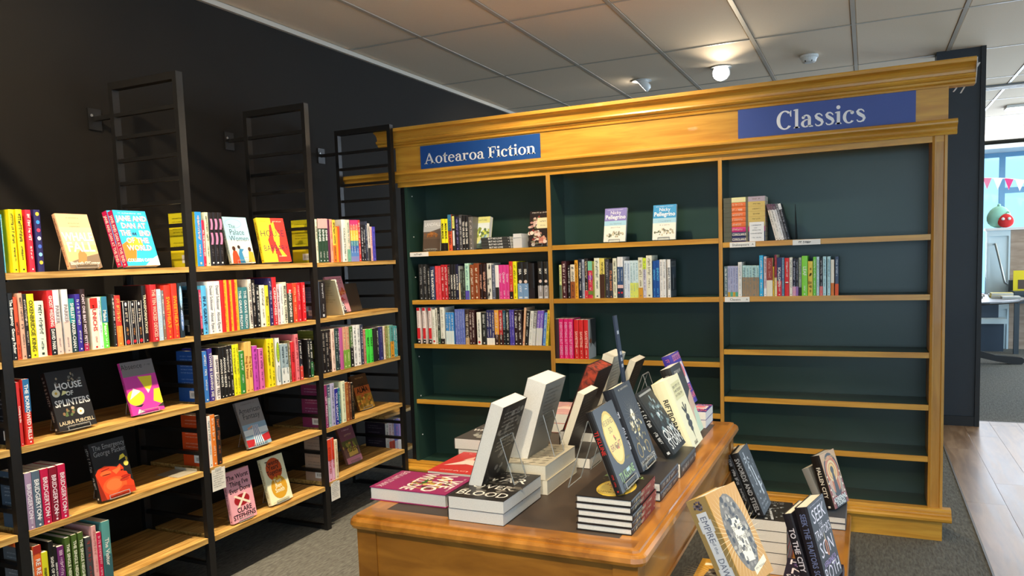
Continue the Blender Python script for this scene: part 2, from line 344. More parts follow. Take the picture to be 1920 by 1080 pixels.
    if txt == '~':
        tl = h * rng.uniform(.4, .55); P.marks(tc, m, h * .93, s, tl, rng)
        P.marks(tc, m, h * .93 - tl - h * .06, s * .7, h * .22, rng)
        P.rect(tc, m - t * .14, h * .035, m + t * .14, h * .035 + t * .25, 2)
    elif txt:
        P.text(tc, txt, m, h * .5 if len(txt) > 8 else h * .62, min(t * .55, .015), down=True, lay=3, maxw=h * .84)
        if len(txt) <= 10: P.marks(tc, m, h * .25, s * .6, h * .16, rng)
        P.rect(tc, m - t * .12, h * .03, m + t * .12, h * .03 + t * .22, 2)
    return P
def back_print(w, h, tc, rng, sticker=True):
    P = Print()
    for i in range(9):
        if i in (2, 6): continue
        P.marks(tc, w * .14, h * (.9 - i * .065), .0045, w * rng.uniform(.5, .72), rng, down=False)
    if sticker:
        P.rect('f0eee8', w * .42, h * .07, w * .84, h * .22, 2)
        for i in range(14): P.rect('2a2a2c', w * (.50 + i * .019), h * .11, w * (.50 + i * .019 + rng.choice((.005, .01))), h * .18, 3)
    return P
def M4(loc, yaw, lean=0, roll=0): return Matrix.Translation(loc) @ Matrix.Rotation(yaw, 4, 'Z') @ Matrix.Rotation(-lean, 4, 'X') @ Matrix.Rotation(roll, 4, 'Y')
# ------------------------------------------------------------------ room shell
H = 2.714
def struct(o): return tag(o, kind='structure')
floor = struct(bx('floor', (-.1, 8.1, -4.1, 14.1, -.1, 0), M_CARPET))
me_pl = None
random.seed(4)
def plank_mesh():
    b = .001; m = MB(); w, l = .1768, 1.21
    m.prism([(0, 0), (w, 0), (w, .0024), (w - b, .003), (b, .003), (0, .0024)], 'y', 0, l)
    return m
pl0 = None
for i in range(12):
    y = -1.4 + (i % 3) * .41
    while y < 6.80:
        l = min(1.21, 6.82 - y)
        if y < -1.0 or l < .1: y += 1.2125; continue
        if pl0 is None: o = pl0 = plank_mesh().build('plank', M_PLANK, floor)
        else: o = copyobj(pl0, floor)
        o.location = (3.47 + i * .1775, y, 0); o.scale = (1, l / 1.21, 1); y += l + .001
MB().box(3.462, 3.470, -1.4, 6.82, 0, .004).box(3.462, 5.65, 6.82, 6.835, 0, .004).build('edge_trim', pmat('floor_trim', (.10, .09, .08), .5), floor)
ceil = struct(bx('ceiling', (-.1, 8.1, -4.1, 14.1, H + .006, H + .1), M_GRID))
GX = [0, .541, 1.123, 1.727, 2.316, 2.914, 3.510, 4.105, 4.70, 5.295, 5.89, 6.485, 7.08, 7.675, 8.0]
GY = [-4.08 + 1.228 * k - .004 for k in range(0, 15)]
GY = [4.262 + 1.226 * k for k in range(-6, 8)]
tm = {}
for i in range(len(GX) - 1):
    for j in range(len(GY) - 1):
        wx = GX[i + 1] - GX[i]; key = round(wx, 3)
        if key not in tm:
            tm[key] = o = MB().prism([(.012, H + .004), (.018, H - .001), (wx - .018, H - .001), (wx - .012, H + .004)], 'y', .012, 1.214).build('ceiling_tile', M_CEIL, ceil)
        else: o = copyobj(tm[key], ceil)
        o.location = (GX[i], GY[j], 0)
for x in GX[:-1]: bx('grid_bar', (x - .012, x + .012, GY[0], GY[-1], H - .004, H + .004), M_GRID, ceil)
for y in GY: bx('grid_bar', (0, 8, y - .009, y + .009, H - .0035, H + .004), M_GRID, ceil)
struct(bx('wall_left', (-.1, 0, -4.1, 14.1, 0, H), M_WALL))
MB().box(0, .02, -4, 14, H - .03, H - .004).build('trim_1', M_GRID); struct(bpy.data.objects['trim_1'])
M_PLASTER = noisy('pale_wall_paint', (.50, .50, .48), (.55, .55, .53), 4, rough=(.6, .8))
struct(MB().box(0, 1.2, -4.1, -4.0, 0, H).box(7.6, 8, -4.1, -4.0, 0, H).box(1.2, 7.6, -4.1, -4.0, 0, .25).box(1.2, 7.6, -4.1, -4.0, 2.55, H).build('wall_back', M_PLASTER))
struct(MB().box(8.0, 8.1, -4, 14, 0, .2).box(8.0, 8.1, -4, 14, 2.5, H).box(8.0, 8.1, -4, -2, .2, 2.5).box(8.0, 8.1, 11.6, 14, .2, 2.5).build('wall_right', M_PLASTER))
w2 = struct(MB().box(8.0, 8.06, -2, 11.6, .2, .26).box(8.0, 8.06, -2, 11.6, 2.44, 2.5).build('window_2', pmat('grey_window_frame', (.2, .22, .24), .4, .3)))
for k in range(7): bx('mullion', (8.0, 8.06, -2 + 2.29 * k, -1.94 + 2.29 * k, .26, 2.44), MATS['grey_window_frame'], w2)
bx('pane', (8.025, 8.031, -2, 11.6, .26, 2.44), M_GLASS, w2)
# navy partition end seen beside the bookcase
pt = struct(bx('wall_partition', (3.44, 3.712, 6.62, 6.80, 0, H), M_NAVY))
bx('edge_strip', (3.712, 3.742, 6.60, 6.82, 0, H), M_DARKEDGE, pt); bx('baseboard', (3.44, 3.712, 6.608, 6.62, 0, .075), M_DARKEDGE, pt)

# ------------------------------------------------------------------ far area: glazing, stair wall, tables
M_BLUEF = pmat('blue_window_frame', (.10, .26, .44), .45)
struct(MB().box(0, 3.7, 13.6, 13.7, 0, H).box(7.2, 8, 13.6, 13.7, 0, H).box(3.7, 7.2, 13.6, 13.7, 0, .5).box(3.7, 7.2, 13.6, 13.7, 2.62, H).build('wall_far', M_PLASTER))
w1 = struct(MB().box(3.7, 7.2, 13.55, 13.62, .5, .58).box(3.7, 7.2, 13.55, 13.62, 2.54, 2.62).build('window_1', M_BLUEF))
for x in (4.36, 4.72, 5.8, 6.9): bx('mullion', (x, x + .07, 13.55, 13.62, .58, 2.54), M_BLUEF, w1)
bx('transom', (4.79, 7.2, 13.56, 13.61, 2.02, 2.10), M_BLUEF, w1)
for a, b in ((3.7, 4.36), (4.43, 4.72), (4.79, 5.8), (5.87, 6.9)): bx('pane', (a, b, 13.58, 13.586, .58, 2.54), M_GLASS, w1)
struct(bx('trim_2', (3.7, 7.2, 12.9, 13.55, 2.60, 2.66), pmat('pale_bulkhead', (.55, .60, .64), .6)))
M_PALE = noisy('pale_blue_white_panel', (.56, .68, .72), (.62, .73, .77), 3, rough=(.4, .5))
M_PLY = noisy('pale_plywood', (.30, .21, .15), (.42, .31, .23), 2, (2, 2, 12), rough=(.5, .6), detail=8, rnd=0)
t = thing('stair_wall', 'pale panelled stair wall with handrail beyond the navy partition', 'stair wall', (4.34, 11.5, 0))
bx('panel', (4.34, 4.585, 11.5, 11.62, 0, 1.47), M_PALE, t, t.location)
for d in ((4.34, 4.585, 11.485, 11.5, 1.40, 1.47), (4.34, 4.36, 11.485, 11.5, 0, 1.40), (4.565, 4.585, 11.485, 11.5, 0, 1.40), (4.36, 4.565, 11.485, 11.5, .50, .56)): bx('panel_moulding', d, M_PALE, t, t.location)
bx('cap', (4.32, 5.35, 11.47, 11.64, 1.47, 1.50), M_WHITE, t, t.location)
bx('plywood_panel', (4.59, 5.35, 11.5, 11.62, 0, 1.47), M_PLY, t, t.location)
hr = MB().tube([(4.41, 11.48, 1.30), (4.42, 11.43, 1.31), (4.50, 11.42, .95), (4.525, 11.42, .83), (4.56, 11.43, .80), (4.565, 11.48, .79)], .014).build('handrail', pmat('brushed_steel', (.55, .60, .62), .3, .8), t, t.location, smooth=True)
t = thing('stair_step', 'dark step with pale nosing left of the stair wall', 'step', (4.0, 11.2, 0))
bx('riser', (3.85, 4.50, 11.22, 11.48, 0, .34), pmat('dark_blue_riser', (.03, .05, .08), .5), t, t.location)
bx('nosing', (3.83, 4.53, 11.18, 11.48, .34, .40), M_PALE, t, t.location); bx('upper_riser', (3.85, 4.46, 11.36, 11.48, .40, .62), MATS['dark_blue_riser'], t, t.location)
# plush toys on the wall cap
def blob(name, c, r, mat, parent, sx=1, sy=1, sz=1, n=14):
    pr = [(r * math.sin(math.pi * k / 10) * (1 + .12 * math.cos(math.pi * k / 10)), r * sz * (1 - math.cos(math.pi * k / 10))) for k in range(11)]
    pr[0] = (.001, 0); pr[-1] = (.001, pr[-1][1]); return MB().lathe(pr, n, c, 0, sx, sy).build(name, mat, parent, smooth=True)
t = thing('plush_toy', 'pale green pear shaped plush toy on the stair wall cap', 'plush toy', (4.47, 11.58, 1.5))
blob('body', (0, 0, 0), .13, pmat('mint_plush', (.30, .62, .50), .9), t, 1, .6, 1.05); blob('tuft', (0, 0, .26), .02, MATS['mint_plush'], t)
t = thing('plush_toy', 'red round plush toy in front of the green one', 'plush toy', (4.535, 11.515, 1.5))
blob('body', (0, 0, 0), .085, pmat('red_plush', (.65, .03, .03), .9), t, 1, .5, 1.0)
for x in (-.035, .03): blob('eye', (x, -.045, .09), .018, M_WHITE, t, 1, .4)
MB().tube([(0, 0, .165), (.012, 0, .19), (.035, 0, .185)], .006).build('stem', pmat('green_plush', (.05, .25, .06), .9), t)
# bunting
bt = thing('bunting', 'string of pink, white and green pennants across the far glazing', 'bunting', (4.7, 12.0, 2.1))
bl = lambda x: 2.18 - .10 * (x - 4.1) - .18 * max(0, x - 4.6) * .6
MB().tube([(3.9 + .1 * k, 12.0, bl(3.9 + .1 * k)) for k in range(17)], .006, 6).build('cord', M_WHITE, bt, bt.location)
for k in range(11):
    x = 4.22 + .118 * k; c = ['e8ecd8', 'e07c9c', 'f0f0e8', 'd83c7c', 'f4f4ec', 'e8e8e0', 'f0f0e8', '7cb878', 'e07c9c', 'f0f0e8', 'd83c7c'][k]
    MB().prism([(x, bl(x)), (x + .10, bl(x + .1)), (x + .05, bl(x) - .15)], 'y', 11.995, 12.0).build('pennant', ink(c), bt, bt.location)
# pedestal table with books
M_DKT = pmat('black_stained_timber', (.014, .012, .012), .35)
t = thing('pedestal_table', 'dark round pedestal table on splayed feet in the far carpeted area', 'table', (3.72, 10.0, 0))
MB().lathe([(.02, .69), (.77, .70), (.80, .715), (.80, .73), (.77, .735), (.02, .735)], 36).build('table_top', M_DKT, t, smooth=False)
MB().lathe([(.09, .14), (.07, .3), (.05, .5), (.09, .69)], 16).build('column', M_DKT, t, smooth=True)
for a in (8, 98, 188, 278):
    f = MB().prism([(.06, .12), (.06, .24), (.25, .20), (.55, .10), (.80, .075), (.84, .04), (.80, .0), (.70, .005), (.55, .035), (.3, .10)], 'y', -.04, .04).build('foot', M_DKT, t); f.rotation_euler = (0, 0, rad(a))
# a dark desk with a yellow sign
t = thing('desk', 'dark slate desk in front of the plywood panel', 'desk', (4.9, 11.15, 0))
M_SLATE = pmat('slate_laminate', (.04, .055, .07), .5)
bx('desk_top', (4.56, 5.4, 10.95, 11.40, .70, .74), M_SLATE, t, t.location); bx('back_rail', (4.56, 5.4, 11.32, 11.40, .74, .86), M_SLATE, t, t.location); bx('drawer_front', (4.60, 5.3, 10.97, 11.36, .60, .70), M_SLATE, t, t.location)
for x in (4.57, 5.33): bx('leg', (x, x + .05, 10.98, 11.03, 0, .70), M_SLATE, t, t.location)
t = thing('display_sign', 'yellow placard standing on the slate desk', 'sign', (4.66, 11.2, .74))
bx('board', (4.58, 4.80, 11.19, 11.20, .74, .98), ink('f0d828'), t, t.location); bx('picture', (4.63, 4.75, 11.186, 11.19, .76, .87), ink('5a4a40'), t, t.location)
# far ceiling light and vent
for (x, y, lb) in ((4.40, 9.72, 'long ceiling light nearest the navy partition, far area'), (4.9, 11.6, 'long ceiling light farther back near the far glazing')):
    t = thing('ceiling_light', lb, 'light', (x, y, H)); bx('housing', (x - .13, x + .55, y - .1, y + .1, H - .03, H - .004), M_WHITE, t, t.location); bx('diffuser', (x - .11, x + .53, y - .085, y + .085, H - .036, H - .03), pmat('far_lamp_face', (1, 1, 1), .4, emit=(1, .95, .8), es=6), t, t.location)
t = thing('air_vent', 'grey slotted air vent in the ceiling by the partition', 'vent', (4.2, 8.4, H)); bx('frame', (3.8, 5.2, 8.3, 8.5, H - .012, H - .003), pmat('vent_grey', (.22, .23, .24), .5), t, t.location)
for k in range(5): bx('slat', (3.82, 5.18, 8.315 + k * .037, 8.328 + k * .037, H - .02, H - .012), M_GRID, t, t.location)

# ------------------------------------------------------------------ ceiling spotlights (each carries its own lamp)
def spot(name, label, loc, aim, power, size=95, blend=.7, body=True, group='gimbal spotlights in the ceiling'):
    t = thing(name, label, 'spotlight', loc, group=group); v = (Vector(aim) - Vector(loc)).normalized(); q = v.to_track_quat('-Z', 'Y')
    MB().lathe([(.03, -.004), (.075, -.004), (.078, -.010), (.03, -.012)], 20).build('ceiling_ring', M_WHITE, t)
    hd = MB().lathe([(.045, .052), (.060, .04), (.066, .0), (.062, -.004), (.058, .002), (.02, .002)], 20).build('lamp_head', M_WHITE, t, smooth=True)
    hd.location = (0, 0, -.045); hd.rotation_mode = 'QUATERNION'; hd.rotation_quaternion = q
    fc = MB().lathe([(.002, -.0005), (.052, -.0005), (.052, .0015), (.002, .0015)], 20).build('lamp_face', M_LAMP, t)
    fc.location = Vector((0, 0, -.045)) + v * .004; fc.rotation_mode = 'QUATERNION'; fc.rotation_quaternion = q
    d = bpy.data.lights.new(name + '_lamp', 'SPOT'); d.energy = power; d.color = WARM; d.spot_size = rad(size); d.spot_blend = blend; d.shadow_soft_size = .035
    o = bpy.data.objects.new(name + '_lamp', d); COL.objects.link(o); o.parent = t; o.location = Vector((0, 0, -.045)) + v * .02; o.rotation_mode = 'QUATERNION'; o.rotation_quaternion = q
    return t
spot('spotlight', 'white gimbal spotlight turned away to the left, above the bookcase', (1.389, 6.25, H), (-.4, 6.1, 1.2), 60)
spot('spotlight', 'glaring round spotlight facing the viewer above the bookcase cornice', (2.01, 6.16, H), (2.55, 3.3, 1.0), 160)
for k, (x, y, ax, ay, az, pw, sz) in enumerate(((.85, 1.05, .05, 1.9, 1.9, 120, 90), (1.12, .85, .33, 1.15, .1, 150, 70), (1.12, 1.80, .33, 1.85, .1, 175, 72), (1.12, 2.65, .33, 2.70, .1, 175, 72), (1.15, 3.40, .33, 3.50, .1, 140, 72))):
    spot('spotlight', ORD[k] + ' spotlight along the black shelf wall, counted from the entrance', (x, y, H), (ax, ay, az), pw, sz, 1.0)
spot('spotlight', 'spotlight above the open floor aimed at the bookcase middle', (1.75, 3.15, H), (1.75, 4.05, 1.72), 95, 95, .9)
for k, (x, y) in enumerate(((1.2, -2.6), (2.8, -2.4), (4.6, -2.2), (1.3, -.7), (3.3, -.9), (5.2, -.4), (4.6, 1.6), (5.6, 3.6), (4.6, 5.4))):
    spot('spotlight', ORD[k] + ' of the added fill downlights out of view around the viewer', (x, y, H), (x + .1, y + .3, 0), 130, 70)  # added out of view to raise the warm bounce on the ceiling
spot('spotlight', 'added fill spotlight behind the viewer aimed at the antique desk', (2.75, -.5, H), (2.25, 2.0, .75), 190, 44, .7)  # added lamp, lifts the page edges that face the viewer
spot('spotlight', 'added fill spotlight behind the viewer aimed at the low bench and case', (3.3, .2, H), (2.8, 2.6, .35), 90, 40, .7)  # added front fill for the bench side, out of view
spot('spotlight', 'spotlight directly above the antique desk', (2.32, 1.55, H), (2.25, 1.9, .8), 105, 62)
spot('spotlight', 'spotlight over the low display bench', (2.75, 2.35, H), (2.75, 2.8, .4), 60, 60)
t = thing('smoke_detector', 'small white smoke detector on the ceiling', 'smoke detector', (2.618, 6.165, H))
MB().lathe([(.03, -.055), (.045, -.05), (.055, -.022), (.062, -.02), (.062, -.003), (.02, -.003)], 20).build('body', M_WHITE, t, smooth=False)
for x in (-.02, .018): blob('sensor', (x, -.035, -.052), .008, M_DARKEDGE, t)

# ------------------------------------------------------------------ ladder shelving along the black wall
LF = 0.984
def ly(z): return 1.36 + LF * (z - 1.36)
XF = .5133
LAD = [(1.559, 1.593, 'nearest the viewer, at the left frame edge'), (2.354, 2.388, 'second from the viewer'), (3.146, 3.180, 'third from the viewer'), (3.913, 3.947, 'farthest, in front of the bookcase')]
LX0, LX1, LTOP = .122, .5125, 2.150
def make_ladder():
    t = thing('ladder_frame', '', 'shelf frame', (0, 0, 0), group='black steel ladder frames')
    for (a, b, nm) in ((LX0, LX0 + .022, 'rear_upright'), (LX1 - .022, LX1, 'front_upright')): bx(nm, (a, b, 0, .034, 0, LTOP), M_STEEL, t)
    bx('top_rail', (LX0 + .022, LX1 - .022, 0, .034, LTOP - .03, LTOP), M_STEEL, t); bx('foot_rail', (LX0 + .022, LX1 - .022, .003, .031, .004, .022), M_STEEL, t)
    r0 = None
    for k in range(21):
        if r0 is None: r0 = o = bx('rung', (LX0 + .022, LX1 - .022, .007, .027, -.0075, .0075), M_STEEL, t)
        else: o = copyobj(r0, t)
        o.location = (0, 0, 2.016 - .0950 * k)
    bx('bracket_arm', (.008, LX0, .009, .025, 2.007, 2.025), M_STEEL, t); bx('bracket_plate', (0, .008, -.015, .049, 1.970, 2.060), M_STEEL, t)
    MB().lathe([(.001, 0), (.006, 0), (.006, .004), (.001, .005)], 8).build('bolt', pmat('bolt_steel', (.4, .4, .4), .4, .8), t).matrix_local = Matrix.Translation((.008, 0.0, 2.03)) @ Matrix.Rotation(rad(90), 4, 'Y')
    return t
lad0 = make_ladder()
for k, (y0, y1, lb) in enumerate(LAD):
    if k == 0: r = lad0
    else:
        r = copyobj(lad0)
        for c in list(lad0.children): copyobj(c, r)
    r.location = (0, y0, 0); r['label'] = 'black steel ladder frame with rungs, ' + lb
SEC = {'Z': (.82, 1.556), 'A': (1.596, 2.351), 'B': (2.391, 3.143), 'C': (3.183, 3.910)}
ZS = {'Z': (1.370, 1.082, .794, .507, .216), 'A': (1.370, 1.082, .794, .507, .216), 'B': (1.371, 1.081, .793, .511, .212), 'C': (1.369, 1.084, .796, .510, .224)}
RN = ['top', 'second', 'third', 'fourth', 'bottom']
BN = {'Z': 'bay left of the first ladder', 'A': 'nearest ladder bay', 'B': 'middle ladder bay', 'C': 'farthest ladder bay'}
for s, (a, b) in SEC.items():
    for k, z in enumerate(ZS[s]):
        if s == 'Z' and k < 1: continue
        zz = ly(z); t = thing('shelf_board', 'oak %s shelf board of the %s' % (RN[k], BN[s]), 'shelf', (.16, a, zz), group='oak shelf boards between the ladder frames')
        bx('board', (.16, XF, a, b, zz - .0216, zz), M_OAK, t, t.location)
        for yy in (a + .03, b - .036): bx('clip', (.19, .47, yy, yy + .006, zz - .0286, zz - .0216), M_STEEL, t, t.location)
for z, lb in ((ly(.463) - .05, 'upper'), (.1762, 'lower')):
    t = thing('shelf_board', 'short oak %s shelf tucked between last ladder and bookcase' % lb, 'shelf', (.05, 3.95, z), group='oak shelf boards between the ladder frames')
    bx('board', (.03, .36, 3.950, 4.30, z - .02, z), M_OAK, t, t.location); bx('clip', (.06, .34, 3.955, 3.961, z - .027, z - .02), M_STEEL, t, t.location)

# ------------------------------------------------------------------ the timber bookcase
YF = 4.007
bc = thing('bookcase', 'long golden timber bookcase with dark green interior and moulded cornice', 'bookcase', (1.9, 4.0, 0))
O = bc.location
def bp(nm, d, m): return bx(nm, d, m, bc, O)
BK = 4.222
bp('back_panel', (.533, 1.441, BK, BK + .02, .10, 1.90), M_GREEN); bp('back_panel', (1.441, 2.344, BK, BK + .02, .10, 1.90), M_GREEN); bp('back_panel', (2.344, 3.311, BK, BK + .02, .10, 1.90), M_GREEN)
o = bp('side_panel', (.533, .553, YF + .003, BK, .10, 1.83), M_GREEN); bp('side_panel', (3.252, 3.311, YF + .014, BK + .02, .0, 1.99), M_RIMUV)
bp('left_stile', (.490, .533, YF + .03, BK + .02, 0, 1.90), M_DARKEDGE)  # shade beside the case, put into the stile as black
for x0, x1 in ((1.430, 1.453), (2.335, 2.353)):
    bp('divider', (x0, x1, YF + .006, BK, .14, 1.81), M_GREEN); bp('divider_lipping', (x0, x1, YF, YF + .006, .15, 1.808), M_RIMUV)
pil = MB().prism([(3.252, YF + .014), (3.252, YF + .002), (3.262, YF - .002), (3.268, YF + .003), (3.296, YF + .003), (3.300, YF - .002), (3.311, YF + .002), (3.311, YF + .014)], 'z', .151, 1.83).build('pilaster', M_RIMUV, bc, O)
bp('header_rail', (.490, 3.311, YF + .002, YF + .025, 1.795, 1.835), M_RIMU)
bp('frieze_board', (.490, 3.311, YF - .004, YF + .02, 1.86, 2.05), M_RIMU)
bp('top_board', (.47, 3.33, YF - .02, BK + .02, 2.088, 2.10), M_RIMU)
lm_prof = [(4.02, 1.822), (3.996, 1.822), (3.992, 1.832), (3.997, 1.836), (3.994, 1.842), (3.992, 1.851), (3.985, 1.858), (3.972, 1.862), (3.966, 1.866), (3.965, 1.873), (3.969, 1.880), (3.978, 1.886), (4.02, 1.887)]
MB().prism(lm_prof, 'x', .12, 3.345).build('lower_moulding', M_RIMU, bc, O)
cp = [(4.05, 2.026), (3.996, 2.026), (3.994, 2.034), (3.998, 2.037), (3.990, 2.042), (3.988, 2.050), (3.977, 2.053), (3.971, 2.060), (3.973, 2.068), (3.980, 2.071), (3.986, 2.073), (3.985, 2.084), (3.981, 2.095), (3.973, 2.104), (3.962, 2.110), (3.952, 2.112), (3.949, 2.114), (3.949, 2.126), (3.951, 2.131), (3.956, 2.133), (4.05, 2.133)]
MB().prism(cp, 'x', .375, 3.408).build('cornice', M_RIMU, bc, O)
for k in (0, 1): MB().prism([(3.330 + k * .03, 2.010 - k * .004), (3.336 + k * .03, 2.010 - k * .004), (3.424 + k * .012, 2.128), (3.415 + k * .012, 2.128)], 'y', 4.052 + k * .03, 4.060 + k * .03).build('cornice_return_edge', pmat('raw_white_edge', (.62, .60, .57), .7), bc, O)
# white-painted raw end of the cornice and moulding on the right
MB().prism([(4.05, 2.03), (4.0, 2.03), (3.978, 2.06), (3.962, 2.10), (3.952, 2.128), (4.05, 2.128)], 'x', 3.4085, 3.412).build('cornice_end_cap', pmat('raw_white_edge', (.62, .60, .57), .7), bc, O)
bmp = [(4.03, .098), (3.962, .098), (3.956, .104), (3.955, .114), (3.962, .122), (3.975, .125), (3.976, .132), (3.984, .136), (3.985, .146), (3.990, .151), (4.03, .151)]
MB().prism(bmp, 'x', .455, 3.345).build('base_moulding', M_RIMU, bc, O)
bp('plinth', (.49, 3.311, YF - .006, BK, 0, .098), M_RIMU); bp('bottom_board', (.533, 3.311, YF + .02, BK, .125, .1505), M_GREEN)
BAYS = {1: (.553, 1.430, (1.411, 1.127, .866, .529)), 2: (1.453, 2.335, (1.416, 1.126, .797, .534)), 3: (2.353, 3.252, (1.394, 1.126, .863, .624, .386))}
for b, (x0, x1, zs) in BAYS.items():
    for z in zs:
        s = bp('shelf', (x0 + .001, x1 - .001, YF + .012, BK - .001, z - .024, z), M_GREEN); bx('shelf_lipping', (x0 + .001, x1 - .001, YF + .002, YF + .012, z - .025, z + .0003), M_RIMU, s, O)
for i in range(26):
    z = .3 + i * .06
    for yy in (YF + .05,):
        if z < 1.75 and i % 4 == 0: bp('shelf_pin', (.553, .556, yy, yy + .006, z, z + .006), M_WHITE)
# header signs
def sign(label, x0, x1, z0, z1, col, word, tx0, tx1, tz, cap):
    t = thing('section_sign', label, 'sign', (x0, YF - .005, z0)); bx('board', (x0, x1, YF - .010, YF - .0042, z0, z1), ink(col), t, t.location)
    ps, w = serif_polys(word); k = (tx1 - tx0) / w; m = MB()
    for p in ps: m.add([(tx0 + a * k, YF - .0104, tz + b * cap) for a, b in p], [tuple(range(len(p)))])
    m.build('lettering', ink('f4f4f4'), t, t.location, fixn=False); return t
sign('blue section sign with white serif lettering reading Aotearoa Fiction', .661, 1.407, 1.889, 2.019, '1f4f96', 'Aotearoa Fiction', .690, 1.383, 1.915, .060)
sign('wide blue section sign with white serif lettering reading Classics', 2.433, 3.186, 1.889, 2.025, '40559c', 'Classics', 2.608, 2.990, 1.912, .084)

# ------------------------------------------------------------------ antique desk
DX0, DX1, DY0, DY1, DZ = 1.825, 2.582, 1.552, 2.918, .735
dk = thing('antique_desk', 'antique timber desk with dark leather inset top piled with books', 'desk', ((DX0 + DX1) / 2, (DY0 + DY1) / 2, 0)); O = dk.location
def frame_ring(prof, x0, x1, y0, y1, n=5, r=.03):
    "moulded edge: prof = (outset, z) swept round a rounded rectangle"
    pts = []
    for (cx, cy, a0) in ((x1 - r, y0 + r, -90), (x1 - r, y1 - r, 0), (x0 + r, y1 - r, 90), (x0 + r, y0 + r, 180)):
        for k in range(n + 1): a = rad(a0 + 90 * k / n); pts.append((cx, cy, math.cos(a), math.sin(a)))
    m = MB(); N = len(pts); P = len(prof); vs = []
    for (cx, cy, c, s) in pts:
        for (o, z) in prof: vs.append((cx + (r + o) * c, cy + (r + o) * s, z))
    fs = [(i * P + j, ((i + 1) % N) * P + j, ((i + 1) % N) * P + (j + 1) % P, i * P + (j + 1) % P) for i in range(N) for j in range(P)]
    m.add(vs, fs); return m
frame_ring([(-.03, DZ - .038), (-.014, DZ - .036), (-.004, DZ - .032), (.0, DZ - .024), (-.002, DZ - .014), (-.008, DZ - .008), (-.016, DZ - .007), (-.017, DZ - .001), (-.021, DZ), (-.03, DZ)], DX0, DX1, DY0, DY1).build('moulded_edge', M_DESKY, dk, O)
e = .03; q = .075
MB().box(DX0 + e, DX1 - e, DY0 + e, DY0 + q, DZ - .03, DZ).build('crossband', M_DESK, dk, O); MB().box(DX0 + e, DX1 - e, DY1 - q, DY1 - e, DZ - .03, DZ).build('crossband', M_DESK, dk, O)
MB().box(DX0 + e, DX0 + q, DY0 + q, DY1 - q, DZ - .03, DZ).build('crossband', M_DESKY, dk, O); MB().box(DX1 - q, DX1 - e, DY0 + q, DY1 - q, DZ - .03, DZ).build('crossband', M_DESKY, dk, O)
bx('leather_inset', (DX0 + q, DX1 - q, DY0 + q, DY1 - q, DZ - .03, DZ - .0004), M_LEATHER, dk, O)
ax0, ax1, ay0, ay1 = DX0 + .02, DX1 - .02, DY0 + .02, DY1 - .02
for (x, y) in ((ax0, ay0), (ax1 - .055, ay0), (ax0, ay1 - .055), (ax1 - .055, ay1 - .055)):
    MB().box(x, x + .055, y, y + .055, .30, DZ - .038).build('corner_post', M_DESK, dk, O)
    lg = MB().lathe([(.018, 0), (.022, .03), (.017, .06), (.026, .20), (.032, .24), (.024, .27), (.036, .30)], 14, (x + .0275, y + .0275, 0)).build('turned_leg', M_DESK, dk, O, smooth=True)
for (d, m) in (((ax0 + .055, ax1 - .055, ay0 + .006, ay0 + .024, DZ - .17, DZ - .038), M_DESK), ((ax0 + .055, ax1 - .055, ay1 - .024, ay1 - .006, DZ - .17, DZ - .038), M_DESK), ((ax0 + .006, ax0 + .024, ay0 + .055, ay1 - .055, DZ - .17, DZ - .038), M_DESKY), ((ax1 - .024, ax1 - .006, ay0 + .055, ay1 - .055, DZ - .17, DZ - .038), M_DESKY)): bx('apron', d, m, dk, O)
bx('apron_bead', (ax0 + .055, ax1 - .055, ay0 + .002, ay0 + .008, DZ - .174, DZ - .164), M_DESK, dk, O)
bx('apron_bead', (ax1 - .008, ax1 - .002, ay0 + .055, ay1 - .055, DZ - .174, DZ - .164), M_DESKY, dk, O)
# ------------------------------------------------------------------ low display bench
BZ = .22
bn = thing('display_bench', 'low golden timber display bench between desk and bookcase', 'bench', (2.69, 2.6, 0)); O = bn.location
frame_ring([(-.02, BZ - .03), (-.004, BZ - .028), (0, BZ - .015), (-.004, BZ - .003), (-.02, BZ)], 2.590, 2.943, 1.6, 3.59, r=.02).build('top_edge', M_DESKY, bn, O)
bx('bench_top', (2.608, 2.925, 1.618, 3.572, BZ - .03, BZ), M_DESKY, bn, O)
for x in (2.612, 2.868):
    for y in (1.63, 3.51): bx('leg', (x, x + .05, y, y + .05, 0, BZ - .03), M_DESKY, bn, O)
for x in (2.615, 2.893): bx('side_rail', (x, x + .02, 1.68, 3.51, BZ - .09, BZ - .03), M_DESKY, bn, O)
ROWS={}
ROWS['A1']=[
(1.598,.004,.1865,'5fb0c4','f4f0e6','~','',.5,0,0),
(1.6259,.0176,.2035,'f2d80f','1a1816','~','',.5,0,0),
(1.6497,.0206,.2045,'f2d80f','1a1816','~','',.5,0,0),
(1.682,.0183,.2044,'d8283c','f4f0e6','~','',.5,0,0),
(1.7115,.0215,.206,'2b2459','e8c23a','*dots','',.5,0,0),
]
